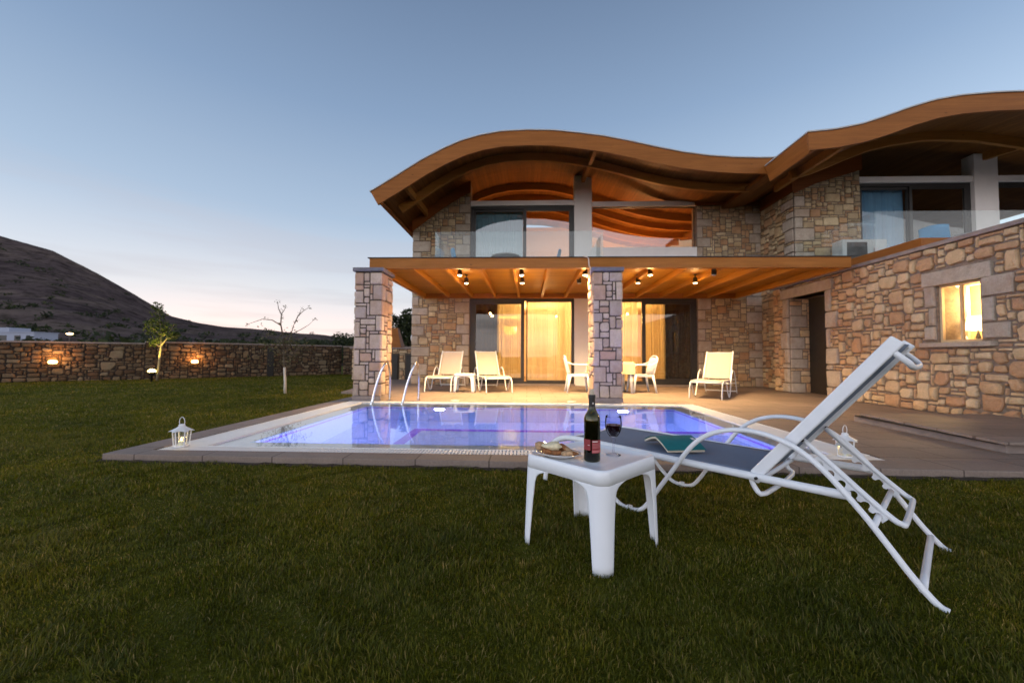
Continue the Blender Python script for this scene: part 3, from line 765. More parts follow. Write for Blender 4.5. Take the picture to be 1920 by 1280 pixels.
def quoins(u0, dirn, z0, z1, seed, long=.34, short=.18, hmin=.16, hmax=.30):
    r_ = random.Random(seed); out = []; z = z0; k = 0
    while z < z1 - .12:
        hh = r_.uniform(hmin, hmax); L_ = (long if k % 2 else short) * r_.uniform(.85, 1.2)
        if z + hh > z1: hh = z1 - z
        out.append((u0, z, u0 + L_, z + hh) if dirn > 0 else (u0 - L_, z, u0, z + hh)); z += hh; k += 1
        if r_.random() < .25: z += .06
    return out
# left pier
w = MB(); w.box(XA + .03, XB, YF, YF + .35, DZ - .05, 6.05, 0)
top_l = lambda u: (zroof(XA + u, YF) - .42)
rubble(w, (XA, YF, DZ), X_, Z_, nY, XB - XA, 5.85, .055, lambda u, v: v + DZ < top_l(u), 3, quoins(0, 1, 0, 5.4, 5, .46, .24, .2, .34) + quoins(XB - XA, -1, 0, 5.6, 6, .40, .2, .2, .36), .14, .035)
rubble(w, (XA + .03, YF, DZ), Y_, Z_, nX, 4.5, 4.2, .06, None, 31, quoins(0, 1, 0, 4.2, 5, .3, .2, .2, .34), .14, .03)
w.box(XA + .03, XA + .38, YF + .35, YF + 5, DZ - .05, 4.5, 0)
vb(w, 'stone_wall', WM, smooth=False)
# right pier
w = MB(); w.box(XC, XD + .2, YF, YF + .35, DZ - .05, 5.45, 0)
rubble(w, (XC, YF, DZ), X_, Z_, nY, XD - XC, 5.24, .055, None, 8, quoins(0, 1, 0, 5.2, 9, .42, .2, .2, .36) + quoins(XD - XC, -1, 0, 5.2, 19, .40, .22, .2, .34), .14, .035)
vb(w, 'stone_wall', WM)
# wood panel above the masonry
w = MB()
def panel_strip(x0, x1, zf, y, th=.03, n=14, drop=.10):
    vs = []; fs = []
    for i in range(n + 1):
        x = x0 + (x1 - x0) * i / n; vs += [(x, y, zf(x)), (x, y, zroof(x, y) - drop), (x, y + th, zf(x)), (x, y + th, zroof(x, y) - drop)]
    for i in range(n):
        a = i * 4; c = a + 4; fs += [(a, c, c + 1, a + 1), (a + 2, a + 3, c + 3, c + 2), (a, a + 2, c + 2, c)]
    w.add(vs, fs)
panel_strip(XC - .06, XD, lambda x: 5.30, YF - .07)
vb(w, 'wood_panel', 'panel_wood'); w = MB()
panel_strip(XA, XB, lambda x: top_l(x - XA) + DZ - .08, YF - .05)
vb(w, 'wood_panel', 'panel_wood')
# white frame of the glazed middle: column, transom, band between the storeys, parapet
w = MB()
w.box(CW0, CW1, YF - .02, YF + .28, DZ, zroof(1.6, YF) - .1)
w.box(XB, CW0, YF + .02, YF + .22, 5.37, 5.52); w.box(CW1, XC, YF + .02, YF + .22, 5.32, 5.47)
w.box(XB, CW0, YF + .0, YF + .30, 2.62, 2.95); w.box(CW1, XC, YF + .0, YF + .30, 2.62, 2.95)
w.box(CW1, XC, YF - .01, YF + .25, 2.95, 4.10)
w.box(XB - .02, CW0, YF - .06, YF + .25, 2.62, 2.66); w.box(CW1, XC + .02, YF - .06, YF + .25, 2.62, 2.66)
vb(w, 'white_frame_wall', 'plaster', bevel=.006)
w = MB(); w.box(XB - .02, CW0 + .02, YF - .05, YF + .3, DZ, DZ + .045); w.box(CW1, XC + .02, YF - .05, YF + .3, DZ, DZ + .045)
vb(w, 'threshold', 'coping_stone')
# sliding doors and windows
def glazing(name, x0, x1, z0, z1, y, splits, fr=.075, glass='window_glass', label=None, parent=None, off=None, front=None, handle=None, depth=.09):
    """one framed opening; splits = list of (x0, x1, proud) leaves"""
    root = MB(); d = depth
    root.box(x0, x1, y, y + d, z1 - fr, z1); root.box(x0, x1, y, y + d, z0, z0 + fr * .8)
    root.box(x0, x0 + fr, y, y + d, z0 + fr * .8, z1 - fr); root.box(x1 - fr, x1, y, y + d, z0 + fr * .8, z1 - fr)
    o = root.build(name, 'frame_dark', parent); o.location = off
    if label: o['label'] = label
    for (a, b_, yo, ff) in splits:
        f_ = MB(); za, zb_ = z0 + fr * .8 + .002, z1 - fr - .002; yy = y + yo
        if ff > 0:
            f_.box(a, b_, yy, yy + .045, zb_ - ff, zb_); f_.box(a, b_, yy, yy + .045, za, za + ff)
            f_.box(a, a + ff, yy, yy + .045, za + ff, zb_ - ff); f_.box(b_ - ff, b_, yy, yy + .045, za + ff, zb_ - ff)
            s_ = f_.build('sash', 'frame_dark', o)
        g = MB(); g.add([(a + ff, yy + .022, za + ff), (b_ - ff, yy + .022, za + ff), (b_ - ff, yy + .022, zb_ - ff), (a + ff, yy + .022, zb_ - ff)], [(0, 1, 2, 3)])
        g.build('pane', glass, o)
    if handle:
        h_ = MB(); h_.box(handle[0] - .012, handle[0] + .012, y - .03, y - .005, handle[1], handle[1] + .28); h_.box(handle[0] - .01, handle[0] + .01, y - .006, y + .02, handle[1] + .05, handle[1] + .08)
        h_.build('handle', 'matt_black', o)
    return o
glazing('sliding_door', XB, CW0, DZ + .05, 2.615, YF + .06, [(XB + .075, -.08, .0, .10), (-.02, CW0 - .05, .045, .03)], parent=villa, off=VL, handle=(-.11, 1.0), label='glazed sliding door on the ground floor left of the white column')
glazing('sliding_door', CW1, XC, DZ + .05, 2.615, YF + .06, [(3.35, XC - .075, .0, .10), (CW1 + .05, 3.40, .045, .03)], parent=villa, off=VL, handle=(XC - .12, 1.0), label='glazed sliding door on the ground floor beside the right lounger')
glazing('balcony_door', XB, CW0 - .0, 2.955, 5.365, YF + .08, [(-.10, CW0 - .075, .0, .07), (XB + .075, -.06, .045, .07)], glass='coated_glass', parent=villa, off=VL, label='sliding balcony door with a pale curtain in its left half')
glazing('window', CW1, XC - .02, 4.105, 5.315, YF + .10, [(CW1 + .02, XC - .04, .02, 0)], fr=.02, glass='coated_glass', parent=villa, off=VL, depth=.05, label='wide upper window lit orange')
# clerestory panes under the curve
g = MB()
for (x0, x1, z0) in ((XB, CW0, 5.52), (CW1, XC, 5.47)):
    n = 24; vs = []; fs = []
    for i in range(n + 1):
        x = x0 + (x1 - x0) * i / n; vs += [(x, YF + .12, z0), (x, YF + .12, max(z0 + .01, zroof(x, YF) - .12))]
    for i in range(n): fs.append((2 * i, 2 * i + 2, 2 * i + 3, 2 * i + 1))
    g.add(vs, fs)
vb(g, 'clerestory_window', 'window_glass')
# rooms
rm = MB()
rm.box(XA + .4, XC + 1.9, YF + 5.0, YF + 5.1, DZ, 2.62); rm.box(XA + .38, XA + .42, YF + .36, YF + 5.0, DZ, 2.62); rm.box(6.86, 6.9, YF + .36, YF + 5.0, DZ, 2.62)
rm.box(XA + .42, 6.86, YF + .30, YF + 5.0, 2.62, 2.64)
vb(rm, 'ground_floor_room', 'interior_wall')
rm = MB(); rm.box(XA + .42, 6.86, YF + .30, YF + 5.0, DZ, DZ + .01); vb(rm, 'room_floor', 'interior_floor')
rm = MB(); rm.box(XA + .42, 6.86, YF + .30, YF + 5.0, 2.86, 2.90); rm.box(XA + .4, 6.86, YF + 5.0, YF + 5.1, 2.9, 6.3); rm.box(6.84, 6.9, YF + .4, YF + 5.0, 2.9, 5.4); rm.box(XA + .38, XA + .42, YF + .36, YF + 5, 2.64, 4.6)
rm.box(1.55, 1.65, YF + .30, YF + 5.0, 2.9, 4.4)
vb(rm, 'upper_room', 'interior_wall')
# roof: boarded sheet, fascia, rafters, purlins
rf = MB(); n = 90
def roof_sheet(mb, zf, x0, x1, y0, y1, thick, n=90, m_=10, mi=0, dz=0):
    top = []; 
    for k, yy in enumerate([y0 + (y1 - y0) * q / m_ for q in range(m_ + 1)]):
        for i in range(n + 1):
            x = x0 + (x1 - x0) * i / n; top.append((x, yy, zf(x, yy) + dz))
    c = len(top); low = [(x, y, z - thick) for x, y, z in top]; fs = []
    for k in range(m_):
        for i in range(n):
            a = k * (n + 1) + i; fs.append((a, a + 1, a + n + 2, a + n + 1)); fs.append((c + a, c + a + n + 1, c + a + n + 2, c + a + 1))
    for i in range(n): fs.append((i, c + i, c + i + 1, i + 1)); a = m_ * (n + 1) + i; fs.append((a, a + 1, c + a + 1, c + a))
    for k in range(m_): a = k * (n + 1); fs.append((a, a + n + 1, c + a + n + 1, c + a)); a += n; fs.append((a, c + a, c + a + n + 1, a + n + 1))
    mb.add(top + low, fs, mi)
roof_sheet(rf, zroof, -3.66, 5.80, 9.46, YF + 5.2, .10)
roof = vb(rf, 'roof', 'soffit_wood', smooth=False)
def fascia_ribbon(mb, zf, x0, x1, y0, y1, depth_, n=120, dz=0):
    """band that follows the curve; depth measured square to the curve"""
    vs = []; fs = []
    for i in range(n + 1):
        x = x0 + (x1 - x0) * i / n; e_ = .02
        z = zf(x, y0) + dz; s_ = (zf(min(x + e_, x1), y0) - zf(max(x - e_, x0), y0)) / (min(x + e_, x1) - max(x - e_, x0))
        L_ = math.hypot(1, s_); nx, nz = s_ / L_, -1 / L_
        vs += [(x, y0, z), (x + nx * depth_, y0, z + nz * depth_), (x + nx * depth_, y1, z + nz * depth_), (x, y1, z)]
    for i in range(n):
        a = 4 * i; c = a + 4
        for q in range(4): fs.append((a + q, a + (q + 1) % 4, c + (q + 1) % 4, c + q))
    fs.append((0, 3, 2, 1)); a = 4 * n; fs.append((a, a + 1, a + 2, a + 3))
    mb.add(vs, fs)
f_ = MB(); fascia_ribbon(f_, zroof, -3.74, 5.80, 9.40, 9.46, .355); gp(f_, 'fascia', 'fascia_wood', roof)
f_ = MB()
f_.add([(-3.74, 9.46, 4.795), (-3.66, 9.46, 4.80), (-3.44, 9.46, 4.54), (-3.52, 9.46, 4.50), (-3.74, YF + 5.2, 4.795), (-3.66, YF + 5.2, 4.80), (-3.44, YF + 5.2, 4.54), (-3.52, YF + 5.2, 4.50)],
       [(0, 1, 2, 3), (7, 6, 5, 4), (0, 3, 7, 4), (1, 5, 6, 2), (3, 2, 6, 7), (0, 4, 5, 1)])
gp(f_, 'eave_board', 'fascia_wood_y', roof)
f_ = MB(); roof_sheet(f_, zroof, -3.76, 5.82, 9.375, YF + 5.25, .025, dz=.030); gp(f_, 'metal_trim', 'zinc', roof)
for yy in (10.55, 12.9, 13.8, 14.7, 15.6):
    f_ = MB(); fascia_ribbon(f_, zroof, -3.45 if yy < YF else -3.0, 5.75 if yy < YF else 6.2 - .4, yy, yy + .09, .20, dz=-.10); gp(f_, 'rafter', 'rafter_wood', roof)
for xx in (-3.0, -.75, 1.63, 3.9):
    zz = lambda y: zroof(xx, y) - .10
    f_ = MB(); f_.add([(xx - .045, 9.46, zz(9.46) - .16), (xx + .045, 9.46, zz(9.46) - .16), (xx + .045, 9.46, zz(9.46)), (xx - .045, 9.46, zz(9.46)),
                       (xx - .045, YF, zz(YF) - .20), (xx + .045, YF, zz(YF) - .20), (xx + .045, YF, zz(YF)), (xx - .045, YF, zz(YF))],
                      [(0, 1, 2, 3), (7, 6, 5, 4), (0, 3, 7, 4), (1, 5, 6, 2), (3, 2, 6, 7), (0, 4, 5, 1)])
    if xx in (-3.0, 1.63): gp(f_, 'purlin', 'rafter_wood', roof)
# indoor lights
lamp('room_lamp', 'POINT', VL + Vector((.6, 13.8, 2.2)), 420, (1, .60, .24), .15, villa)
lamp('room_lamp', 'POINT', VL + Vector((3.0, 13.8, 2.2)), 330, (1, .56, .20), .15, villa)
lamp('room_lamp', 'POINT', VL + Vector((3.6, 14.6, 3.6)), 230, (1, .48, .17), .2, villa)
lamp('room_lamp', 'POINT', VL + Vector((.3, 15.2, 3.8)), 60, (1, .48, .17), .2, villa)

# curtains: hang inside, things of their own
def curtain(x0, x1, y, z0, z1, mat, label, folds=9, amp=.035, seed=1, group=None):
    r_ = random.Random(seed); ph = [r_.uniform(0, 6) for _ in range(3)]
    nn = int(folds * 10)
    def fn(u, v):
        x = x0 + (x1 - x0) * u; k = .55 + .45 * (1 - v)
        return (x + .006 * math.sin(9 * v + ph[0]), y + amp * k * (.45 + .55 * abs(math.sin(u * folds * 1.1 + ph[0]))) * (math.sin((u + .05 * math.sin(u * 13 + ph[2]) + .02 * math.sin(u * 31)) * folds * 6.283 + ph[1]) + .35 * math.sin(u * folds * 2.7 * 6.283 + ph[2])), z0 + (z1 - z0) * v)
    m1 = MB(); m1.grid(fn, nn, 6); o = m1.build('curtain', mat, smooth=True); tag(o, label, 'curtain', group)
    return o
CG = 'curtains behind the glass doors'
curtain(-1.63, -.86, YF + .44, DZ + .03, 2.60, 'drape_dark', 'dark drape at the left end of the glass doors, left of the olive curtain', 9, .03, 12, CG)
curtain(4.10, 4.90, YF + .44, DZ + .03, 2.60, 'drape_dark', 'dark drape at the right end of the glass doors behind the right lounger', 9, .03, 13, CG)
curtain(-.90, -.12, YF + .36, DZ + .03, 2.60, 'curtain_sheer', 'thin olive yellow curtain behind the left sliding leaf', 11, .03, 2, CG)
curtain(-.02, 1.36, YF + .34, DZ + .03, 2.60, 'curtain_cream', 'wide glowing cream curtain between the left door leaf and the white column', 22, .03, 3, CG)
curtain(1.93, 3.30, YF + .34, DZ + .03, 2.60, 'curtain_cream', 'glowing cream curtain just right of the middle stone pillar', 20, .03, 4, CG)
curtain(3.42, 4.12, YF + .36, DZ + .03, 2.60, 'curtain_sheer', 'amber curtain in the right sliding leaf left of the dark gap', 10, .03, 5, CG)
curtain(-1.60, -.14, YF + .30, 2.98, 5.3, 'curtain_white', 'pale blue white curtain behind the left balcony door leaf upstairs', 12, .03, 6, CG)

# pendant lamp seen through the thin curtain
pl_ = empty('pendant_lamp', (-.55, 13.4, 1.75)); tag(pl_, 'yellow drum pendant lamp glowing behind the olive curtain', 'lamp')
m1 = MB(); m1.lathe([(.18, -.12), (.22, .12)], 24, cap=False); m1.build('shade', 'lamp_yellow', pl_, smooth=True, solid=.004)
m1 = MB(); m1.tube([(0, 0, .1), (0, 0, .87)], .006, 6); m1.build('cord', 'matt_black', pl_)
st = empty('strip_lamp', (-.6, 13.9, 2.25)); tag(st, 'long yellow ceiling strip lamp glowing at the top of the olive curtain', 'lamp')
m1 = MB(); m1.box(-.55, .35, -.04, .04, -.05, .03); m1.build('diffuser', 'lamp_yellow', st, bevel=.01)
m1 = MB(); m1.box(-.57, .37, -.05, .05, .03, .37); m1.build('mount', 'white_enamel', st)

# round white wall lamp at the left corner
m1 = MB(); m1.lathe([(0, 0), (.11, 0), (.12, .03), (.09, .07), (0, .085)], 24)
o = m1.build('bulkhead_lamp', 'white_enamel', smooth=True); o.location = (XA + .02, YF + .22, 1.43); o.rotation_euler = (0, R(-90), 0); tag(o, 'round white unlit wall lamp on the left corner of the villa', 'wall lamp')

# ================================================================== RIGHT WING (neighbouring villa)
YW = 10.4
roofB = [(5.457, 5.284), (5.963, 5.329), (6.469, 5.427), (6.873, 5.556), (7.352, 5.729), (7.854, 5.879), (8.348, 5.962), (8.971, 6.008), (9.511, 6.019), (10.3, 5.98), (11.2, 5.83), (12.2, 5.6), (13.3, 5.36), (14.5, 5.24), (16, 5.25)]
rBx = [p[0] for p in roofB]; rBz = [p[1] for p in roofB]
def zroofB(x, y):
    z = float(np.interp(x, rBx, rBz)); k = max(0, min(1, (x - 6.2) / 3.0))
    return z + .14 * min(y - 7.95, 3.0) * k
wing = empty('villa', (9.0, YW, DZ)); tag(wing, 'neighbouring dark windowed villa behind the lit garden wall at right', 'house')
WL = Vector((-9.0, -YW, -DZ))
def wb(mb, name, mat, parent=None, **k):
    o = mb.build(name, mat, parent or wing, **k)
    if parent is None: o.location = WL
    return o
w = MB()
w.box(XD + .03, 8.38, YW, YW + .35, DZ - .05, 5.9, 0)
def mB(u, v): return v + DZ < zroofB(XD + u, YW) - .50 and v + DZ < 5.16 + .30 * u
rubble(w, (XD, YW, DZ), X_, Z_, nY, 8.38 - XD, 5.7, .055, mB, 14, quoins(0, 1, 0, 5.1, 15, .46, .24, .2, .34), .14, .035)
rubble(w, (XD, YW, DZ), Y_, Z_, nX, YF - YW, 5.05, .055, None, 16, quoins(0, 1, 0, 5.0, 15, .30, .42, .2, .34), .14, .035)
w.box(XD + .03, XD + .34, YW + .35, YF + .0, DZ - .05, 5.35, 0)
wb(w, 'stone_wall', WM)
w = MB()
vs = []; fs = []; n = 14
for i in range(n + 1):
    x = XD - .03 + (8.40 - XD + .03) * i / n; a = min(zroofB(x, YW) - .52, 5.14 + .30 * (x - XD)); vs += [(x, YW - .06, a), (x, YW - .06, zroofB(x, YW) - .08)]
for i in range(n): fs.append((2 * i, 2 * i + 2, 2 * i + 3, 2 * i + 1))
w.add(vs, fs)
wb(w, 'wood_panel', 'panel_wood')
w = MB(); w.box(XD - .06, XD - .03, YW - .06, YF - .08, 5.10, 5.42); wb(w, 'wood_panel', 'panel_wood')
w = MB(); w.box(11.15, 11.72, YW - .02, YW + .28, 2.8, zroofB(11.4, YW) - .1); w.box(8.38, 11.15, YW + .02, YW + .2, 5.34, 5.49); w.box(11.72, 15.5, YW + .02, YW + .2, 5.34, 5.49)
wb(w, 'white_frame_wall', 'plaster', bevel=.006)
glazing('balcony_door', 8.38, 11.15, 2.95, 5.335, YW + .08, [(9.66, 11.07, 0, .07), (8.455, 9.70, .045, .07)], parent=wing, off=WL, label='dark sliding balcony door with a blue left half')
glazing('window', 11.72, 15.0, 2.95, 5.335, YW + .08, [(11.8, 14.9, .02, .04)], parent=wing, off=WL, label='dark upper window at the right edge')
g = MB()
for (x0, x1) in ((8.38, 11.15), (11.72, 15.5)):
    n = 20; vs = []; fs = []
    for i in range(n + 1):
        x = x0 + (x1 - x0) * i / n; vs += [(x, YW + .12, 5.49), (x, YW + .12, max(5.5, zroofB(x, YW) - .12))]
    for i in range(n): fs.append((2 * i, 2 * i + 2, 2 * i + 3, 2 * i + 1))
    g.add(vs, fs)
wb(g, 'clerestory_window', 'window_glass')
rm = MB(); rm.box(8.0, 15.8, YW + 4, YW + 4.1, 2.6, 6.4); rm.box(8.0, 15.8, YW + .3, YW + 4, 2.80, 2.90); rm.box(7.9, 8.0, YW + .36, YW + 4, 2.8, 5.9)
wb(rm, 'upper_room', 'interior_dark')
curtain(8.46, 9.68, YW + .30, 2.98, 5.28, 'curtain_blue', 'blue curtain behind the dark balcony door at upper right', 10, .03, 7)
# balcony slab with boarded edge
w = MB(); w.box(6.68, 15.5, 7.06, YW - .04, 2.62, 2.90); wb(w, 'balcony_slab', 'plaster')
w = MB(); w.box(6.62, 6.68, 7.0, YW - .06, 2.60, 2.93); wb(w, 'balcony_board', 'fascia_wood_y')
w = MB(); w.box(6.68, 15.5, 7.0, 7.06, 2.60, 2.93); wb(w, 'balcony_board', 'fascia_wood')
rf = MB(); roof_sheet(rf, zroofB, 5.60, 15.9, 8.01, 9.40, .10, m_=4); roof_sheet(rf, zroofB, 5.62, 15.9, 9.40, YF + 3.2, .10); roof2 = wb(rf, 'roof', 'soffit_wood')
f_ = MB(); fascia_ribbon(f_, zroofB, 5.457, 15.9, 7.95, 8.01, .345); gp(f_, 'fascia', 'fascia_wood', roof2)
f_ = MB()
z0 = 5.284
f_.add([(5.457, 8.01, z0), (5.53, 8.01, z0), (5.64, 8.01, z0 - .32), (5.57, 8.01, z0 - .335), (5.457, 9.39, z0), (5.53, 9.39, z0), (5.64, 9.39, z0 - .32), (5.57, 9.39, z0 - .335)],
       [(0, 1, 2, 3), (7, 6, 5, 4), (0, 3, 7, 4), (1, 5, 6, 2), (3, 2, 6, 7), (0, 4, 5, 1)])
gp(f_, 'eave_board', 'fascia_wood_y', roof2)
f_ = MB(); roof_sheet(f_, zroofB, 5.44, 15.95, 7.925, 9.37, .025, dz=.028); gp(f_, 'metal_trim', 'zinc', roof2)
f_ = MB(); fascia_ribbon(f_, zroofB, 6.1, 15.8, 9.5, 9.59, .20, dz=-.10); gp(f_, 'rafter', 'rafter_wood', roof2)
f_ = MB(); f_.bar((6.3, 8.02, 5.18), (6.3, YW, 5.20), .09, .18); gp(f_, 'purlin', 'rafter_wood', roof2)
f_ = MB(); f_.bar((11.4, 8.02, 5.62), (11.4, YW, 5.95), .09, .18); gp(f_, 'purlin', 'rafter_wood', roof2)

# glass railings
def railing(pts, z0, z1, label):
    root = empty('glass_railing', (pts[0][0], pts[0][1], z0)); tag(root, label, 'railing')
    off = (-pts[0][0], -pts[0][1], -z0)
    for a, b_ in zip(pts[:-1], pts[1:]):
        m1 = MB(); d = (Vector((*b_, 0)) - Vector((*a, 0))).normalized(); q = Vector((d.y, -d.x, 0)) * .006
        m1.bar((a[0], a[1], (z0 + z1) / 2), (b_[0], b_[1], (z0 + z1) / 2), .012, z1 - z0); o = m1.build('pane', 'railing_glass', root); o.location = off
    for p in pts:
        for zz in (z0 + .06,):
            m1 = MB(); m1.box(p[0] - .03, p[0] + .03, p[1] - .02, p[1] + .02, z0, z0 + .10); o = m1.build('clamp', 'zinc', root); o.location = off
railing([(-2.10, 11.7), (-2.10, 9.1), (1.70, 9.1), (1.70, 11.7)], 2.80, 3.73, 'clear glass balcony railing above the wooden canopy')
railing([(6.72, 10.3), (6.72, 8.0), (15.0, 8.0)], 2.93, 3.74, 'clear glass balcony railing at the right edge above the garden wall')

# air conditioner on the right balcony
ac = empty('air_conditioner', (8.05, 9.75, 2.90)); tag(ac, 'white air conditioner unit with dark fan grille on the right balcony', 'air conditioner')
m1 = MB(); m1.box(-.62, .40, 0, .34, .05, .80); m1.build('casing', 'zinc', ac, bevel=.015)
m1 = MB(); m1.box(-.52, -.06, -.012, 0, .12, .73)
for k in range(9): m1.tube([(-.29 + .022 * (k + 1) * math.cos(a / 24 * 6.283), -.02, .425 + .022 * (k + 1) * math.sin(a / 24 * 6.283)) for a in range(24)], .003, 5, closed=True)
m1.build('fan_grille', 'ac_grille', ac, bevel=.003)
for k in (-.5, .3): m1 = MB(); m1.box(k - .03, k + .03, 0, .34, .03, .05); m1.build('foot', 'rubber', ac)

# ================================================================== WOODEN CANOPY (pergola)
pg = empty('wooden_canopy', (1.4, 7.7, 2.58)); tag(pg, 'flat wooden canopy with joists over the patio in front of the villa', 'canopy')
GL = Vector((-1.4, -7.7, -2.58))
def gb(mb, name, mat, **k): o = mb.build(name, mat, pg, **k); o.location = GL; return o
PR = 6.02
m1 = MB(); m1.box(-3.06, PR, 7.70, 7.80, 2.585, 2.785); gb(m1, 'front_beam', 'beam_wood', bevel=.004)
m1 = MB(); m1.box(-3.06, -2.96, 7.80, YF - .04, 2.585, 2.78); gb(m1, 'side_beam', 'joist_wood', bevel=.004)
m1 = MB(); m1.box(PR - .10, PR, 7.80, YF - .08, 2.585, 2.78); gb(m1, 'side_beam', 'joist_wood', bevel=.004)
m1 = MB(); m1.box(-2.96, PR - .10, YF - .16, YF - .06, 2.585, 2.72); gb(m1, 'back_beam', 'beam_wood', bevel=.004)
k = -4
JX = [-2.28 + .677 * i for i in range(13)]
for x in JX:
    if x > PR - .2: continue
    m1 = MB(); m1.box(x - .035, x + .035, 7.80, YF - .16, 2.605, 2.722); gb(m1, 'joist', 'joist_wood', bevel=.003)
m1 = MB(); m1.box(-2.96, PR - .10, 7.80, YF - .06, 2.722, 2.775); gb(m1, 'ceiling_boards', 'ceiling_wood')
m1 = MB(); m1.box(-3.09, PR + .03, 7.675, YF - .02, 2.786, 2.80); gb(m1, 'metal_trim', 'matt_black')
# downlights
SX = [-1.36, -.11, 1.15, 2.44, 3.68]
dl = None
def make_downlight(on):
    root = empty('downlight', (0, 0, 2.72))
    m1 = MB(); m1.lathe([(0, 0), (.035, 0), (.035, -.02), (.012, -.03), (.012, -.10), (0, -.10)], 16); m1.build('bracket', 'matt_black', root, smooth=True, angle=40)
    m1 = MB(); m1.lathe([(0, -.075), (.036, -.078), (.046, -.09), (.049, -.20), (.046, -.20), (.042, -.12), (0, -.12)], 20); m1.build('housing', 'matt_black', root, smooth=True, angle=40)
    m1 = MB(); m1.lathe([(0, -.15), (.042, -.155), (.0445, -.195), (.036, -.210), (0, -.216)], 20); m1.build('bulb', 'bulb_warm' if on else 'zinc', root, smooth=True)
    if on: lamp('downlight_lamp', 'POINT', (0, 0, -.26), 11, (1.0, .56, .20), .04, root)
    if on: lamp('downlight_beam', 'SPOT', (0, 0, -.235), 370, (1.0, .64, .28), .04, root, (0, 0, -1), 150, .9)
    return root
p_on = None; p_off = None
names = ['first', 'second', 'third', 'fourth', 'fifth']
for i, x in enumerate(SX):
    for j, y in enumerate((8.08, 8.97)):
        on = not ((i == 2 and j == 1) or (i == 4 and j == 0))
        if on:
            if p_on is None: p_on = o = make_downlight(True)
            else: o = copy_tree(p_on)
        else:
            if p_off is None: p_off = o = make_downlight(False)
            else: o = copy_tree(p_off)
        o.location = (x, y, 2.725)
        tag(o, f"{'glowing' if on else 'dark unlit'} black downlight, {names[i]} from left, {['row nearest the front beam', 'row nearer the glass doors'][j]}", 'downlight', 'downlights under the wooden canopy')
# soft glow that the bulbs throw on the boards
# pillars
def pillar(x0, x1, y0, y1, label, seed):
    root = empty('stone_pillar', ((x0 + x1) / 2, y0, DZ)); tag(root, label, 'pillar', 'stone pillars carrying the canopy')
    off = (-(x0 + x1) / 2, -y0, -DZ)
    PM = ['mortar_dark', 'rubble_pale', 'rubble_pale']
    w = MB(); w.box(x0 + .02, x1 - .02, y0 + .02, y1 - .02, DZ, 2.48, 0)
    zb_ = DZ + .08
    cc = .058
    rubble(w, (x0, y0 + .02, zb_), X_, Z_, nY, x1 - x0, 2.47 - zb_, cc, None, seed, quoins(0, 1, 0, 2.35, seed, .22, .14, .18, .32) + quoins(x1 - x0, -1, 0, 2.35, seed + 9, .14, .24, .18, .32), .20, .03, .011)
    rubble(w, (x0 + .02, y0, zb_), Y_, Z_, nX, y1 - y0, 2.47 - zb_, cc, None, seed + 1, (), .20, .03, .011)
    rubble(w, (x1 - .02, y0, zb_), Y_, Z_, X_, y1 - y0, 2.47 - zb_, cc, None, seed + 2, quoins(0, 1, 0, 2.35, seed + 9, .2, .3, .18, .32), .20, .03, .011)
    rubble(w, (x0, y1 - .02, zb_), X_, Z_, Y_, x1 - x0, 2.47 - zb_, cc, None, seed + 3, (), .20, .03, .011)
    o = w.build('shaft', PM, root); o.location = off
    w = MB(); w.box(x0 - .005, x1 + .005, y0 - .012, y1 + .012, DZ, DZ + .085); o = w.build('plinth', 'coping_stone', root, bevel=.006); o.location = off
    w = MB(); w.box(x0 - .03, x1 + .03, y0 - .03, y1 + .03, 2.485, 2.56); o = w.build('cap', 'slate', root, bevel=.01); o.location = off
pillar(-3.26, -2.73, 7.50, 8.12, 'stone pillar at the left end of the canopy, beside the lawn', 41)
pillar(1.22, 1.76, 7.52, 8.14, 'stone pillar in the middle of the patio in front of the dining table', 52)
# loose cable looping from the canopy onto the middle pillar
m1 = MB(); P = [(1.06, 7.66, 2.81), (1.08, 7.64, 2.79), (1.13, 7.63, 2.78), (1.155, 7.63, 2.75), (1.16, 7.63, 2.68), (1.165, 7.62, 2.60), (1.18, 7.56, 2.565), (1.175, 7.54, 2.50), (1.18, 7.56, 2.42)]
m1.tube(P, .010, 8); o = m1.build('cable', 'cable', smooth=True); tag(o, 'pale cable looping from the canopy edge down to the middle pillar', 'cable')

# ================================================================== GARDEN WALL at right
XG = 6.35; GT = 2.64
gw = empty('garden_wall', (XG, 6.0, DZ)); tag(gw, 'tall rubble stone wall with a lit window and dark doorway on the right', 'wall')
WL2 = Vector((-XG, -6.0, -DZ))
def wgb(mb, name, mat, **k): o = mb.build(name, mat, gw, **k); o.location = WL2; return o
y0g, y1g = 1.6, 10.66
wy0, wy1, wz0, wz1 = 5.92, 6.53, 1.15, 2.03
dy0, dy1, dz1 = 8.84, 10.08, 2.34
w = MB(); th = .45; xi = XG + .035
for (a, b_, z0_, z1_) in ((y0g, wy0, DZ - .05, GT), (wy0, wy1, DZ - .05, wz0), (wy0, wy1, wz1, GT), (wy1, dy0, DZ - .05, GT), (dy0, dy1, dz1, GT), (dy1, y1g, DZ - .05, GT)):
    w.box(xi, xi + th, a, b_, z0_, z1_, 0)
def mg(u, v):
    y = y0g + u; z = v + DZ
    if wy0 - .005 < y < wy1 + .005 and wz0 < z < wz1: return False
    if 5.72 < y < 6.74 and 1.05 < z < 1.15: return False
    if 5.735 < y < 6.73 and wz1 < z < 2.26: return False
    if dy0 < y < dy1 and z < dz1 + .01: return False
    if 8.62 < y < 10.35 and dz1 < z < 2.57: return False
    return True
fx = []
def fq(y0_, z0_, y1_, z1_): fx.append((y0_ - y0g, z0_ - DZ, y1_ - y0g, z1_ - DZ))
fq(5.50, 1.76, 5.92, 2.03); fq(5.70, 1.42, 5.92, 1.76); fq(5.56, 1.15, 5.92, 1.42)
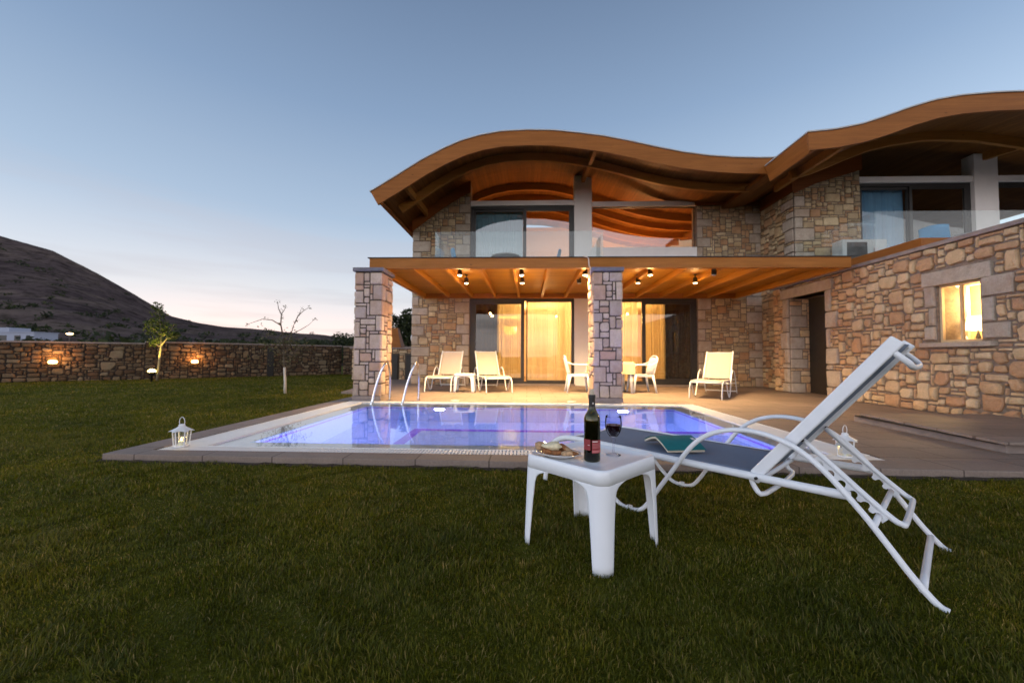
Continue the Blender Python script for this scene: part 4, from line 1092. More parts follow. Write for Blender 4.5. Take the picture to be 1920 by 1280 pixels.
fq(6.53, 1.72, 6.70, 2.03); fq(6.53, 1.42, 6.64, 1.72); fq(6.53, 1.15, 6.70, 1.42)
for (z0_, z1_, L_) in ((.06, .32, .18), (.32, .62, .36), (.62, .78, .14), (.78, 1.10, .34), (1.10, 1.5, .12), (1.5, 1.85, .32), (1.85, 2.34, .14)):
    fq(dy0 - L_, z0_, dy0, z1_); fq(dy1, z0_, dy1 + .30 - L_ * .3, z1_)
rubble(w, (XG + .035, y0g, DZ), Y_, Z_, nX, y1g - y0g, GT - DZ, .058, mg, 77, fx, .30, .055, .013, .22, wmax=6, hmax=5)
rubble(w, (XG + .035, dy1, DZ), X_, Z_, nY, .47, dz1 - DZ, .058, None, 78, quoins(0, 1, 0, 2.2, 3, .24, .36, .2, .36), .16, .025, .011)
rubble(w, (XG + .035, y1g, DZ), X_, Z_, Y_, .47, GT - DZ, .058, None, 79, (), .2, .03)
wgb(w, 'masonry', ['mortar', 'rubble_red', 'dressed_stone'])
w = MB(); w.box(XG - .03, XG + .56, y0g, y1g + .05, GT, GT + .065); wgb(w, 'coping', 'coping_stone', bevel=.008)
w = MB(); w.box(XG - .028, XG + .40, 8.63, 10.34, dz1, 2.565); wgb(w, 'door_lintel', 'dressed_stone', bevel=.012)
w = MB(); w.box(XG - .02, XG + .40, 5.745, 6.72, wz1, 2.25); wgb(w, 'window_lintel', 'dressed_stone', bevel=.012)
w = MB(); w.box(XG - .07, XG + .40, 5.73, 6.73, 1.075, 1.145); wgb(w, 'window_sill', 'dressed_stone', bevel=.008)
w = MB(); w.box(XG + .49, XG + .54, dy0, dy1, DZ, dz1); d_ = wgb(w, 'door', 'door_dark')
w = MB(); w.box(XG + .45, XG + .47, dy0 + .09, dy0 + .13, 1.0, 1.16); w.box(XG + .465, XG + .49, dy0 + .10, dy0 + .12, 1.06, 1.09); gp(w, 'handle', 'chrome', d_)
# window: frame, panes, lit niche behind
w = MB(); fr_ = .035; yy0, yy1 = wy0, wy1; xw = XG + .075
w.box(xw, xw + .04, yy0, yy1, wz1 - fr_, wz1); w.box(xw, xw + .04, yy0, yy1, wz0, wz0 + fr_); w.box(xw, xw + .04, yy0, yy0 + fr_, wz0 + fr_, wz1 - fr_); w.box(xw, xw + .04, yy1 - fr_, yy1, wz0 + fr_, wz1 - fr_)
ym = (yy0 + yy1) / 2; w.box(xw + .002, xw + .038, ym - .015, ym + .015, wz0 + fr_, wz1 - fr_)
plain('frame_ochre', (0.66, 0.48, 0.27), 0.6, var=0.15)
wf = wgb(w, 'window_frame', 'frame_ochre')
w = MB(); w.add([(xw + .02, yy0, wz0), (xw + .02, yy1, wz0), (xw + .02, yy1, wz1), (xw + .02, yy0, wz1)], [(0, 1, 2, 3)]); gp(w, 'pane', 'window_glass', wf)
w = MB(); xr = XG + .50
w.box(xr + .5, xr + .55, 5.0, 7.2, .9, 2.3); w.box(xr, xr + .5, 4.95, 5.0, .9, 2.3); w.box(xr, xr + .5, 7.2, 7.25, .9, 2.3); w.box(xr, xr + .5, 5.0, 7.2, 2.3, 2.34); w.box(xr, xr + .5, 5.0, 7.2, .86, .90); w.box(xi + .002, xr + .03, wy1 + .001, wy1 + .06, wz0, wz1); w.box(xi + .06, xr + .03, wy0, wy1, wz1 + .001, wz1 + .03)
w.box(xr - .02, xr + .5, 5.3, 7.0, 1.08, 1.13)
wgb(w, 'room', 'interior_wall')
tl_ = empty('table_lamp', (XG + .50, 6.40, 1.13)); tag(tl_, 'bright table lamp glowing inside the small window of the garden wall', 'lamp')
m1 = MB(); m1.lathe([(0, 0), (.06, 0), (.05, .02), (.025, .05), (.03, .10), (.015, .16), (.01, .22), (0, .22)], 20); m1.build('base', 'matt_black', tl_, smooth=True)
m1 = MB(); m1.lathe([(.15, .20), (.11, .42)], 24, cap=False); m1.build('lamp_shade', 'lamp_shade', tl_, smooth=True, solid=.003)
lamp('table_lamp_bulb', 'POINT', (.16, .0, .66), 150, (1, .62, .24), .08, tl_)
# small things on the sill inside
jar = MB(); jar.lathe([(0, 0), (.035, 0), (.037, .02), (.037, .09), (.028, .10), (.028, .115), (0, .115)], 18)
o = jar.build('jar', 'porcelain', smooth=True); o.location = (XG + .36, 6.46, 1.13); tag(o, 'small pale jar left of the table lamp inside the wall window', 'jar')
plain('yellow_glaze', (0.75, 0.48, 0.02), 0.4)
jar = MB(); jar.lathe([(0, 0), (.04, 0), (.045, .03), (.035, .10), (.03, .13), (0, .13)], 18)
o = jar.build('vase', 'yellow_glaze', smooth=True); o.location = (XG + .34, 6.07, 1.13); tag(o, 'small yellow pot right of the table lamp inside the wall window', 'pot')

# ------------------------------------------------------------------ low stone plinth with slab on the right
pt = empty('stone_bench', (4.9, 4.4, DZ)); tag(pt, 'low masonry plinth topped by a slate slab on the right of the patio', 'plinth')
m1 = MB(); m1.prism([(4.27, 3.80), (6.1, 3.76), (6.1, 5.6), (4.36, 5.6)], DZ, .135); o = m1.build('base', 'coping_stone', pt, bevel=.005); o.location = (-4.9, -4.4, -DZ)
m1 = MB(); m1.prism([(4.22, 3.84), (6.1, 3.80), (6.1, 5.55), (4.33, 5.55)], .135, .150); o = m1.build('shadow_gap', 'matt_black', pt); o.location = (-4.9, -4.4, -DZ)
vs = []; rnd = random.Random(9)
edge = [(4.17, 3.72)] + [(4.17 + .012 * i + rnd.uniform(-.012, .012), 3.72 + .10 * i) for i in range(1, 19)] + [(6.1, 5.6), (6.1, 3.70)] + [(6.1 - .15 * i, 3.70 + rnd.uniform(-.01, .01)) for i in range(1, 12)]
m1 = MB(); m1.prism(edge[::-1], .152, .178); o = m1.build('slab', 'paving', pt, bevel=.003); o.location = (-4.9, -4.4, -DZ)

# ================================================================== PERIMETER WALL at left
def perim(a, b_, h, label, seed, t=.35, trims=()):
    a = Vector((*a, 0)); b_ = Vector((*b_, 0)); d = b_ - a; Lw = d.length; u = d.normalized(); nrm = Vector((u.y, -u.x, 0))
    ang = math.atan2(u.y, u.x)
    root = empty('boundary_wall', a, ang); tag(root, label, 'wall')
    w = MB(); w.box(0, Lw, 0, t, -.1, h - .03, 0)
    rubble(w, (0, 0, 0), X_, Z_, nY, Lw, h - .05, .075, None, seed, (), .34, .06, .014, .2, wmax=5, hmax=4, mids=((2, 1), (3, 2), (2, 2), (4, 2), (3, 1), (1, 1)))
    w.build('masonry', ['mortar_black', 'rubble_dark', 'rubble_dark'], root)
    w = MB(); w.box(0, Lw, -.05, t + .03, h - .045, h); w.build('coping', 'coping_stone', root)
    for p in trims:
        w = MB(); w.box(p - .12, p + .12, -.09, -.0, 0, h - .15); w.build('pier', 'matt_black', root)
    return root
P0, P1 = Vector((-22.0, 6.6)), Vector((-8.75, 18.75))
perim((-24.0, 6.4), (-13.47, 13.83), 1.30, 'long rubble boundary wall behind the lawn, left of the lit tree', 61)
perim((-13.47, 13.83), (-8.72, 18.8), 1.36, 'rubble boundary wall behind the lawn, between the lit tree and the pillar', 62, trims=(3.9,))
perim((-8.55, 18.6), (-3.6, 19.0), 1.33, 'short rubble wall just left of the stone pillar, behind the dark gap', 63)

def wall_lamp(x, y, nx_, ny_, label, e=22):
    root = empty('wall_lamp', (x, y, .64)); tag(root, label, 'wall lamp', 'lit lamps on the boundary wall')
    m1 = MB(); m1.lathe([(0, -.06), (.09, -.05), (.11, 0), (.09, .05), (0, .06)], 18); m1.build('bulb', 'wall_lamp_glow', root, smooth=True)
    m1 = MB(); m1.tube([(0, 0, 0), (-nx_ * .25, -ny_ * .25, 0)], .03, 8); m1.build('bracket', 'matt_black', root)
    lamp('wall_lamp_light', 'POINT', (nx_ * .02, ny_ * .02, .12), e, (1, .42, .12), .06, root)
wall_lamp(-15.09, 12.38, .57, -.82, 'lit wall lamp on the boundary wall at the left edge of the lawn')
wall_lamp(-12.34, 14.65, .7, -.7, 'lit wall lamp on the boundary wall right of the lit tree')

# ------------------------------------------------------------------ trees
def trunk_limbs(base, top, r, nl, spread, rnd, lean=(0, 0), zig=.03, minz=.5):
    """returns trunk builder and limb tips"""
    mb = MB(); base = Vector(base); H_ = top
    P = [base + Vector((lean[0] * t_ ** 1.5 + zig * math.sin(t_ * 5), lean[1] * t_ ** 1.5 + zig * math.cos(t_ * 7), H_ * t_)) for t_ in [i / 6 for i in range(7)]]
    mb.tube(P, [r * (1.25 - .8 * i / 6) for i in range(7)], 9)
    tips = []
    for k in range(nl):
        t_ = rnd.uniform(minz, 1); p = base + Vector((lean[0] * t_ ** 1.5, lean[1] * t_ ** 1.5, H_ * t_))
        a = k * 2.4 + rnd.uniform(-.4, .4); L_ = spread * rnd.uniform(.6, 1.1); up = rnd.uniform(.3, .9)
        q = [p]
        for s_ in range(1, 5):
            q.append(p + Vector((math.cos(a) * L_ * s_ / 4 + rnd.uniform(-.04, .04) * L_, math.sin(a) * L_ * s_ / 4 + rnd.uniform(-.04, .04) * L_, up * L_ * (s_ / 4) ** 1.2)))
        mb.tube(q, [r * .45 * (1 - .2 * s_) for s_ in range(5)], 6); tips += q[2:]
    return mb, tips
# far trees beyond the wall
rnd = random.Random(33)
far = [(-.90, 62, 2.9), (-.84, 55, 2.6), (-.775, 70, 3.4), (-.72, 48, 2.7), (-.665, 60, 3.3), (-.62, 52, 2.9), (-.575, 46, 2.6), (-.535, 58, 3.4), (-.50, 40, 2.5), (-.465, 44, 3.0), (-.445, 38, 3.1), (-.415, 36, 2.9), (-1.24, 70, 3.6), (-1.12, 80, 4.0), (-1.02, 66, 3.4), (-.96, 90, 4.4), (-.69, 90, 5.0), (-.60, 85, 4.6), (-.55, 95, 4.8), (-.49, 70, 3.8)]
def wind(s_): return 'far left' if s_ < -.9 else 'left'
desc = ['broad dark', 'rounded dark', 'ragged dark', 'low dark', 'spreading dark']
ORD = 'first second third fourth fifth sixth seventh eighth ninth tenth eleventh twelfth thirteenth fourteenth fifteenth sixteenth seventeenth eighteenth nineteenth last'.split()
for i, (s_, yy, h) in enumerate(far):
    x = s_ * yy; z = max(-.3, hz(s_, yy)) if yy > 60 else 0
    root = empty('broadleaf_tree', (x, yy, z))
    rk = sorted(f[0] for f in far).index(s_) + 1
    tag(root, f"{desc[i % 5]} tree beyond the boundary wall, {ORD[rk - 1]} of the twenty from the left", 'tree', 'trees beyond the boundary wall')
    tb, tips = trunk_limbs((0, 0, 0), h * .55, .13, 6, h * .35, rnd)
    tb.build('trunk', 'bark', root, smooth=True)
    cb = MB()
    for c in [(0, 0, h * .68)] + [(rnd.uniform(-.42, .42) * h, rnd.uniform(-.3, .3) * h, h * rnd.uniform(.42, .82)) for _ in range(7)]:
        rr_ = h * rnd.uniform(.18, .30); leaf_quads(cb, c, rr_ * 1.15, rr_, rr_ * .85, 150, h * .035, rnd, .35)
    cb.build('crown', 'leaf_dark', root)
# hedge-like dark mass that closes the gaps low behind the wall
cb = MB(); rnd = random.Random(5)
for _ in range(260):
    s_ = rnd.uniform(-1.35, -.38); yy = rnd.uniform(32, 58); r_ = rnd.uniform(.7, 1.25)
    leaf_quads(cb, (s_ * yy, yy, r_ * .8), r_ * 1.6, r_, r_ * .95, 46, .16, rnd, .2)
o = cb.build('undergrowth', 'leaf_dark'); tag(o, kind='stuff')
# two tall trees behind the house corner
for (x, yy, h, lab) in ((-8.1, 24.6, 3.75, 'tall dark tree showing between the left pillar and the villa, left of two'), (-6.9, 24.0, 3.85, 'tall dark tree close against the villa corner behind the left pillar')):
    root = empty('broadleaf_tree', (x, yy, 0)); tag(root, lab, 'tree', 'dark trees behind the villa corner')
    tb, _ = trunk_limbs((0, 0, 0), h * .6, .12, 6, h * .28, rnd); tb.build('trunk', 'bark', root, smooth=True)
    cb = MB()
    for k in range(10): leaf_quads(cb, (rnd.uniform(-.5, .5), rnd.uniform(-.5, .5), h * (.32 + .06 * k)), .55, .55, .4, 240, .09, rnd, .2)
    cb.build('crown', 'leaf_dark', root)
# stone shelter with dark openings behind the villa corner
bb = empty('garden_shed', (-5.0, 14.6, 0)); tag(bb, 'low stone shed with dark openings behind the left pillar', 'shed')
w = MB()
w.box(-1.4, 1.6, .04, .3, 0, 1.15, 0)
rubble(w, (-1.4, .04, .98), X_, Z_, nY, 3.0, .17, .06, None, 90, (), .2, .03)
rubble(w, (-1.4, .04, 0), X_, Z_, nY, .9, .98, .06, None, 91, (), .2, .03); rubble(w, (.35, .04, 0), X_, Z_, nY, .22, .98, .06, None, 92, (), .2, .03)
w.build('masonry', ['mortar_dark', 'rubble_red', 'rubble_red'], bb)
for (a, b_) in ((-.5, .30), (.62, 1.5)):
    w = MB(); w.box(a, b_, -.012, .035, .02, .93); w.build('door', 'door_dark', bb)
w = MB(); w.box(-1.45, 1.65, -.04, .34, 1.15, 1.20); w.build('coping', 'coping_stone', bb)
ch = MB(); ch.add([(-.3, .4, 1.2), (.3, .4, 1.2), (.3, .9, 1.2), (-.3, .9, 1.2), (-.1, .55, 1.95), (.1, .55, 1.95), (.1, .75, 1.95), (-.1, .75, 1.95)], [(0, 1, 5, 4), (1, 2, 6, 5), (2, 3, 7, 6), (3, 0, 4, 7), (4, 5, 6, 7)])
ch.build('chimney', 'fascia_wood', bb)

# young tree lit from below
rnd = random.Random(71)
root = empty('young_tree', (-15.35, 16.0, 0)); root.location = (-12.45, 13.25, 0); root.scale = (.9, .9, .92)
tag(root, 'young leafy tree lit yellow from below against the boundary wall', 'tree')
tb = MB(); tb.tube([(0, 0, 0), (.03, 0, .45), (.07, 0, .9), (.12, 0, 1.35), (.10, 0, 1.8), (.0, 0, 2.3), (-.08, 0, 2.7)], [.042, .038, .035, .03, .024, .018, .01], 8)
for q in ([(.10, 0, 1.25), (-.15, .05, 1.36), (-.45, .1, 1.40)], [(.12, 0, 1.3), (.35, -.05, 1.55), (.75, .05, 1.68)], [(.1, 0, 1.6), (.35, .1, 1.85), (.5, .1, 2.1)], [(.05, 0, 1.7), (-.3, 0, 2.0), (-.45, .1, 2.25)]): tb.tube(q, [.022, .015, .006], 6)
tb.build('trunk', 'pale_bark', root, smooth=True)
cb = MB()
for c, r_ in (((-.35, .08, 1.40), .22), ((.0, 0, 1.52), .24), ((.55, .02, 1.66), .26), ((.75, .05, 1.72), .16), ((.35, .1, 1.95), .34), ((-.35, .05, 2.1), .32), ((0, 0, 2.1), .36), ((-.05, 0, 2.5), .30), ((-.1, 0, 2.75), .22), ((-.55, .1, 1.85), .26), ((.1, 0, 1.8), .3)):
    leaf_quads(cb, (c[0] * .8, c[1], c[2]), r_ * .8, r_, r_ * .7, int(420 * r_), .045, rnd, .1)
cb.build('crown', 'leaf_green', root)
ul = empty('uplight', (-12.40, 13.0, 0.22)); tag(ul, 'round ground uplight glowing at the foot of the young tree', 'uplight')
m1 = MB(); m1.lathe([(0, -.22), (.03, -.22), (.03, 0), (.09, 0), (.10, .10), (.085, .12)], 18); m1.build('housing', 'matt_black', ul, smooth=True)
m1 = MB(); m1.lathe([(0, .20), (.06, .185), (.10, .15), (.11, .12), (.10, .10), (0, .09)], 18); m1.build('lens', 'uplight_glow', ul, smooth=True)
lamp('uplight_lamp', 'SPOT', (0.02, -.04, .20), 300, (1, .74, .16), .05, ul, (-.02, .20, 1), 60, .8)

# thin olive tree with limewashed stem on the lawn
rnd = random.Random(90)
root = empty('olive_tree', (-5.62, 9.28, 0)); tag(root, 'thin bare olive tree with a whitewashed stem on the lawn left of the pool', 'tree')
tb = MB(); tb.tube([(0, 0, 0), (-.01, 0, .3), (-.035, 0, .62)], [.034, .029, .026], 10); tb.build('whitewashed_stem', 'limewash', root, smooth=True)
tb = MB(); tips = []
def limb(P, r0):
    tb.tube(P, [r0 * (1 - .75 * i / (len(P) - 1)) for i in range(len(P))], 6)
limb([(-.035, 0, .60), (-.05, 0, .85), (-.08, .02, 1.1), (-.12, .03, 1.4)], .028)
limb([(-.12, .03, 1.4), (-.17, .03, 1.62), (-.16, .03, 1.85), (-.24, .04, 2.0), (-.27, .04, 2.16)], .020)
limb([(-.17, .03, 1.60), (-.36, .0, 1.72), (-.58, -.02, 1.74), (-.80, -.03, 1.66), (-.93, -.03, 1.62)], .013)
limb([(-.17, .03, 1.85), (-.10, .05, 1.97), (-.07, .05, 2.06)], .010)
limb([(-.05, 0, .85), (.08, .03, 1.15), (.10, .03, 1.45), (.16, .03, 1.66)], .020)
limb([(.16, .03, 1.64), (.25, .02, 1.83), (.40, .0, 1.95), (.52, 0, 2.02)], .013)
limb([(.26, .02, 1.82), (.30, .02, 1.93), (.33, .02, 2.02)], .008)
limb([(.10, .03, 1.4), (.30, .06, 1.5), (.48, .08, 1.62), (.62, .08, 1.75)], .010)
for _ in range(26):
    z = rnd.uniform(.7, 1.15); a = rnd.uniform(0, 6.28); L_ = rnd.uniform(.25, .6); p = Vector((rnd.uniform(-.1, .12), 0, z))
    q = p + Vector((math.cos(a) * L_, math.sin(a) * L_ * .7, rnd.uniform(.1, .45))); limb([p, p.lerp(q, .5) + Vector((0, 0, .05)), q], .006); tips.append(q)
tb.build('branches', 'bark', root, smooth=True)
cb = MB()
for q in tips: leaf_quads(cb, q, .17, .15, .15, 9, .022, rnd, 0)
for q in ((-.93, -.03, 1.62), (-.27, .04, 2.16), (-.16, .03, 1.8), (-.2, .03, 1.95), (-.08, .05, 2.03), (.52, 0, 2.02), (.28, .02, 1.85), (.33, .02, 2.0), (.62, .08, 1.75), (-.5, 0, 1.76), (-.17, .03, 1.65), (.2, .03, 1.7)): leaf_quads(cb, q, .07, .05, .06, 8, .022, rnd, 0)
for _ in range(44): leaf_quads(cb, (rnd.gauss(0, .26), rnd.gauss(0, .2), rnd.uniform(.7, 1.35)), .13, .1, .13, 7, .022, rnd, 0)
cb.build('crown', 'leaf_olive', root)

# white house and street lamp far beyond the wall
wh = empty('village_house', (-199, 150, 4.8)); tag(wh, 'long low white house below the hill at the far left', 'house')
m1 = MB(); m1.box(-14, 8.2, 0, 8, -6, 4.3); m1.build('wall', 'house_white', wh)
m1 = MB(); m1.box(-14, -3.5, 1, 8, 4.3, 6.3); m1.build('upper_storey', 'house_white', wh)
m1 = MB(); m1.box(-14.3, 8.5, -.3, 8.2, 4.3, 4.6); m1.build('roof', 'house_white', wh)
for (a, b_) in ((-6.5, -3.0), (0.2, 2.6), (5, 6.6)):
    m1 = MB(); m1.box(a, b_, -.06, .02, 1.2, 3.2); m1.build('window', 'matt_black', wh)
sl = empty('street_lamp', (-70.6, 60, 0)); tag(sl, 'lone lit street lamp beyond the boundary wall at the far left', 'street lamp')
m1 = MB(); m1.tube([(0, 0, 0), (0, 0, 4.0)], .06, 8); m1.build('pole', 'matt_black', sl)
m1 = MB(); m1.lathe([(0, 3.85), (.28, 3.9), (.42, 4.0), (.28, 4.1), (0, 4.15)], 16); m1.build('lantern', 'street_glow', sl, smooth=True)

# ================================================================== SUN LOUNGER (profile u from back foot towards foot end, w across)
LW = .67
def cat(P, k=5):
    P = [Vector(p) for p in P]; Q = []
    for i in range(len(P) - 1):
        p0, p1, p2, p3 = P[max(0, i - 1)], P[i], P[i + 1], P[min(len(P) - 1, i + 2)]
        for q in range(k):
            t_ = q / k; Q.append(0.5 * ((2 * p1) + (-p0 + p2) * t_ + (2 * p0 - 5 * p1 + 4 * p2 - p3) * t_ ** 2 + (-p0 + 3 * p1 - 3 * p2 + p3) * t_ ** 3))
    Q.append(P[-1]); return Q
ARM = [(-.03, 0), (0, .015), (.06, .085), (.12, .170), (.185, .262), (.25, .343), (.31, .412), (.37, .467), (.44, .512), (.53, .543), (.63, .552), (.72, .537), (.80, .503), (.87, .446), (.93, .370), (.99, .280), (1.06, .180), (1.12, .090), (1.17, .030), (1.22, .012), (1.28, .012), (1.33, .028), (1.40, .085), (1.48, .170), (1.56, .260), (1.62, .325)]
RAIL = [(.24, .330), (.42, .330), (.60, .332), (.90, .335), (1.20, .340), (1.50, .345), (1.70, .345), (1.79, .335), (1.86, .305), (1.905, .250), (1.93, .170), (1.95, .08), (1.96, .012)]
def make_lounger(sling, name='sun_lounger'):
    """local frame: +x = towards the foot end, +y = far side; origin at the near back foot"""
    root = empty(name)
    def bar_(name, P, r, ry=None, n=10, k=5): m1 = MB(); m1.tube(cat(P, k), r, n, ry=ry); return m1.build(name, 'white_frame', root, smooth=True)
    for w_ in (0, LW):
        bar_('arm_leg', [(u, w_, z) for u, z in ARM], .0122, None, 12)
    for w_ in (.035, LW - .035):
        bar_('seat_rail', [(u, w_, z) for u, z in RAIL], .013, .019)
    for w_ in (.055, LW - .055):
        m1 = MB(); m1.bar((.60, w_, .335), (.085, w_, .975), .030, .052, up=(0.78, 0, .63)); m1.build('back_rail', 'white_frame', root, bevel=.007)
    bar_('crossbar', [(.035, 0, .05), (.035, LW / 2, .052), (.035, LW, .05)], .013, k=2)
    bar_('crossbar', [(.165, 0, .245), (.165, LW, .245)], .012, k=1)
    bar_('crossbar', [(1.80, .03, .322), (1.80, LW - .03, .322)], .012, k=1)
    bar_('crossbar', [(.585, .035, .315), (.585, LW / 2, .312), (.585, LW - .035, .315)], .011, k=2)
    bar_('under_bar', [(.62, .05, .325), (.60, .06, .27), (.57, .10, .245), (.57, LW - .10, .245), (.60, LW - .06, .27), (.62, LW - .05, .325)], .012, k=3)
    bar_('head_bar', [(.105, .055, .93), (.06, .07, .885), (.05, .14, .865), (.05, LW - .14, .865), (.06, LW - .07, .885), (.105, LW - .055, .93)], .012, k=3)
    bar_('crossbar', [(.095, .055, .955), (.095, LW - .055, .955)], .011, k=1)
    # support strut and its notched racks
    a, b_ = .105, LW - .105
    bar_('support_strut', [(.415, a, .525), (.30, a, .42), (.20, a, .325), (.12, a, .255), (.095, a + .01, .240), (.085, a + .05, .235), (.085, b_ - .05, .235), (.095, b_ - .01, .240), (.12, b_, .255), (.20, b_, .325), (.30, b_, .42), (.415, b_, .525)], .0115, k=3)
    for w_ in (a, b_):
        m1 = MB(); d = Vector((-.30, 0, -.275)).normalized(); n_ = Vector((-d.z, 0, d.x)); n_ = -n_ if n_.z > 0 else n_
        for i in range(6):
            c = Vector((.335, w_, .452)) + d * (.052 * i); pts = []
            for q in range(7):
                an = math.pi * q / 6; pts.append(c + d * (.016 * math.cos(an)) + n_ * (.036 - .020 * math.sin(an)))
            up = [c + d * .026 + n_ * .008, c + d * .026 + n_ * .040, pts[0]] + pts[1:-1] + [pts[-1], c - d * .026 + n_ * .040, c - d * .026 + n_ * .008]
            fr = [p + Vector((0, -.004, 0)) for p in up]; bk = [p + Vector((0, .004, 0)) for p in up]; nn = len(up)
            m1.add(fr + bk, [tuple(range(nn)), tuple(range(nn, 2 * nn))[::-1]] + [(q, nn + q, nn + (q + 1) % nn, (q + 1) % nn) for q in range(nn)])
        m1.build('notched_rack', 'white_frame', root)
    # slings, slightly sagging
    def seat(u, v):
        x = .62 + (1.78 - .62) * u; y = .05 + (LW - .10) * v
        return (x, y, .350 + .006 * u - .016 * math.sin(math.pi * v) - (.012 * max(0, u - .9) * 10))
    m1 = MB(); m1.grid(seat, 24, 10); m1.build('seat_sling', sling, root, smooth=True, solid=.003)
    def back(u, v):
        t_ = u; p = Vector((.575, 0, .365)).lerp(Vector((.088, 0, .968)), t_); y = .065 + (LW - .13) * v; s_ = .018 * math.sin(math.pi * v)
        return (p.x - s_ * .78, y, p.z - s_ * .63 * .8)
    m1 = MB(); m1.grid(back, 16, 10); m1.build('back_sling', sling, root, smooth=True, solid=.003)
    for (u, z, w_) in ((.585, .330, -.002), (.415, .525, .070), (.585, .330, LW + .002), (.415, .525, LW - .070)):
        m1 = MB(); m1.lathe([(0, -.006), (.007, -.006), (.007, .006), (0, .006)], 12); o = m1.build('bolt', 'matt_black', root, smooth=False); o.location = (u, w_ + (.017 if w_ < .3 else -.017) * (0 if .05 < w_ < .6 else 1), z); o.rotation_euler = (R(90), 0, 0)
    for w_ in (0, LW):
        m1 = MB(); m1.lathe([(0, 0), (.017, 0), (.018, .03), (0, .03)], 12); o = m1.build('foot_cap', 'white_plastic', root, smooth=True); o.location = (1.25, w_, -.002)
    return root
def place_lounger(o, origin, uvec):
    """uvec: world direction from back foot to foot end; far side is to the right of it"""
    a = math.atan2(uvec[1], uvec[0]); o.location = (*origin[:2], origin[2]); o.rotation_euler = (0, 0, a)
# in the photograph's frame the far side lies to the right of u, so mirror w by starting at the far foot
fg = make_lounger('sling_dusk')
u_ = Vector((-.70, .714, 0)).normalized(); wv = Vector((u_.y, -u_.x, 0))
p0 = Vector((1.484, 1.553, 0)) + wv * LW           # local +y points to -wv
place_lounger(fg, p0, u_)
tag(fg, 'large white framed sun lounger with grey sling on the grass in the foreground', 'sun lounger')
lg = 'cream sun loungers on the patio'
l1 = make_lounger('sling_lamplit')
def head_to_foot(o, foot_mid, hdir, label):
    h = Vector((*hdir, 0)).normalized(); u = -h; v = Vector((-u.y, u.x, 0))      # local y
    origin = Vector((*foot_mid, DZ)) + h * 1.96 - v * (LW / 2)
    place_lounger(o, origin, u); tag(o, label, 'sun lounger', lg)
head_to_foot(l1, (-2.04, 9.25), (0, 1), 'cream patio lounger straight in front of the left stone pier, left of the side table')
l2 = copy_tree(l1); head_to_foot(l2, (-.62, 9.22), (-.27, .963), 'cream patio lounger turned slightly, right of the side table by the glass door')
l3 = copy_tree(l1); head_to_foot(l3, (3.58, 8.30), (.55, .835), 'cream patio lounger alone on the right side of the patio')

# ================================================================== PLASTIC SIDE TABLES
def make_side_table(S_=.47, H_=.425):
    root = empty('side_table'); h = S_ / 2; rc = .055
    def ring(sc, z):
        P = []
        for q, (sx, sy) in enumerate(((1, 1), (-1, 1), (-1, -1), (1, -1))):
            cx, cy_ = sx * (h - rc), sy * (h - rc); a0 = q * math.pi / 2
            for k in range(9): a = a0 + k / 8 * math.pi / 2; P.append(((cx + rc * math.cos(a)) * sc, (cy_ + rc * math.sin(a)) * sc, z))
        return P
    t_ = .012; rings = [ring(1.0, H_ - .062), ring(.992, H_ - .018), ring(.985, H_ - .007), ring(.970, H_ - .001), ring(.955, H_), ring(.93, H_), ring(.91, H_ - .006), ring(.55, H_ - .0065), ring(.12, H_ - .005)]
    n = 36; vs = [p for r_ in rings for p in r_]; fs = []
    for i in range(len(rings) - 1):
        for j in range(n): fs.append((i * n + j, i * n + (j + 1) % n, (i + 1) * n + (j + 1) % n, (i + 1) * n + j))
    c = len(vs) - n; fs.append(tuple(c + j for j in range(n)))
    m1 = MB(); m1.add(vs, fs); m1.build('tabletop', 'white_plastic', root, smooth=True, solid=.005)
    # legs: L shaped shells that taper to the ground and flare into the apron
    for q, (sx, sy) in enumerate(((1, 1), (-1, 1), (-1, -1), (1, -1))):
        rows = [H_ - .0615, H_ - .064, H_ - .070, H_ - .080, H_ - .095, H_ - .12, .22, .12, .04, .0]; vs = []; nn = 17
        for z in rows:
            dz_ = (H_ - .062) - z
            wd = .004 + .028 * z / H_ + .075 * math.exp(-max(0, dz_) / .011) + .016 * math.exp(-max(0, dz_) / .04)
            sp = 1 + .05 * max(0, H_ - .062 - z) / H_
            for k in range(nn):
                s_ = (k / (nn - 1) * 2 - 1); L_ = math.pi / 4 * rc; arc = s_ * (wd + L_)
                if abs(arc) <= L_: a = math.pi / 4 - arc / rc; px, py = h - rc + rc * math.cos(a), h - rc + rc * math.sin(a)
                elif arc > 0: px, py = h, h - rc - (arc - L_)
                else: px, py = h - rc - (-arc - L_), h
                vs.append((px * sp * sx, py * sp * sy, z))
        fs = []
        for i in range(len(rows) - 1):
            for k in range(nn - 1): f_ = (i * nn + k, i * nn + k + 1, (i + 1) * nn + k + 1, (i + 1) * nn + k); fs.append(f_ if sx * sy > 0 else f_[::-1])
        m1 = MB(); m1.add(vs, fs); m1.build('leg', 'white_plastic', root, smooth=True, solid=.005)
    return root
stb = make_side_table(); stb.location = (.315, 2.020, 0); stb.rotation_euler = (0, 0, R(45.5))
tag(stb, 'white plastic side table on the grass holding the wine bottle and plate', 'side table')
st2 = copy_tree(stb); st2.location = (-1.46, 9.55, DZ); st2.rotation_euler = (0, 0, R(2)); tag(st2, 'white plastic side table between the two left patio loungers', 'side table')
TZ = .4185

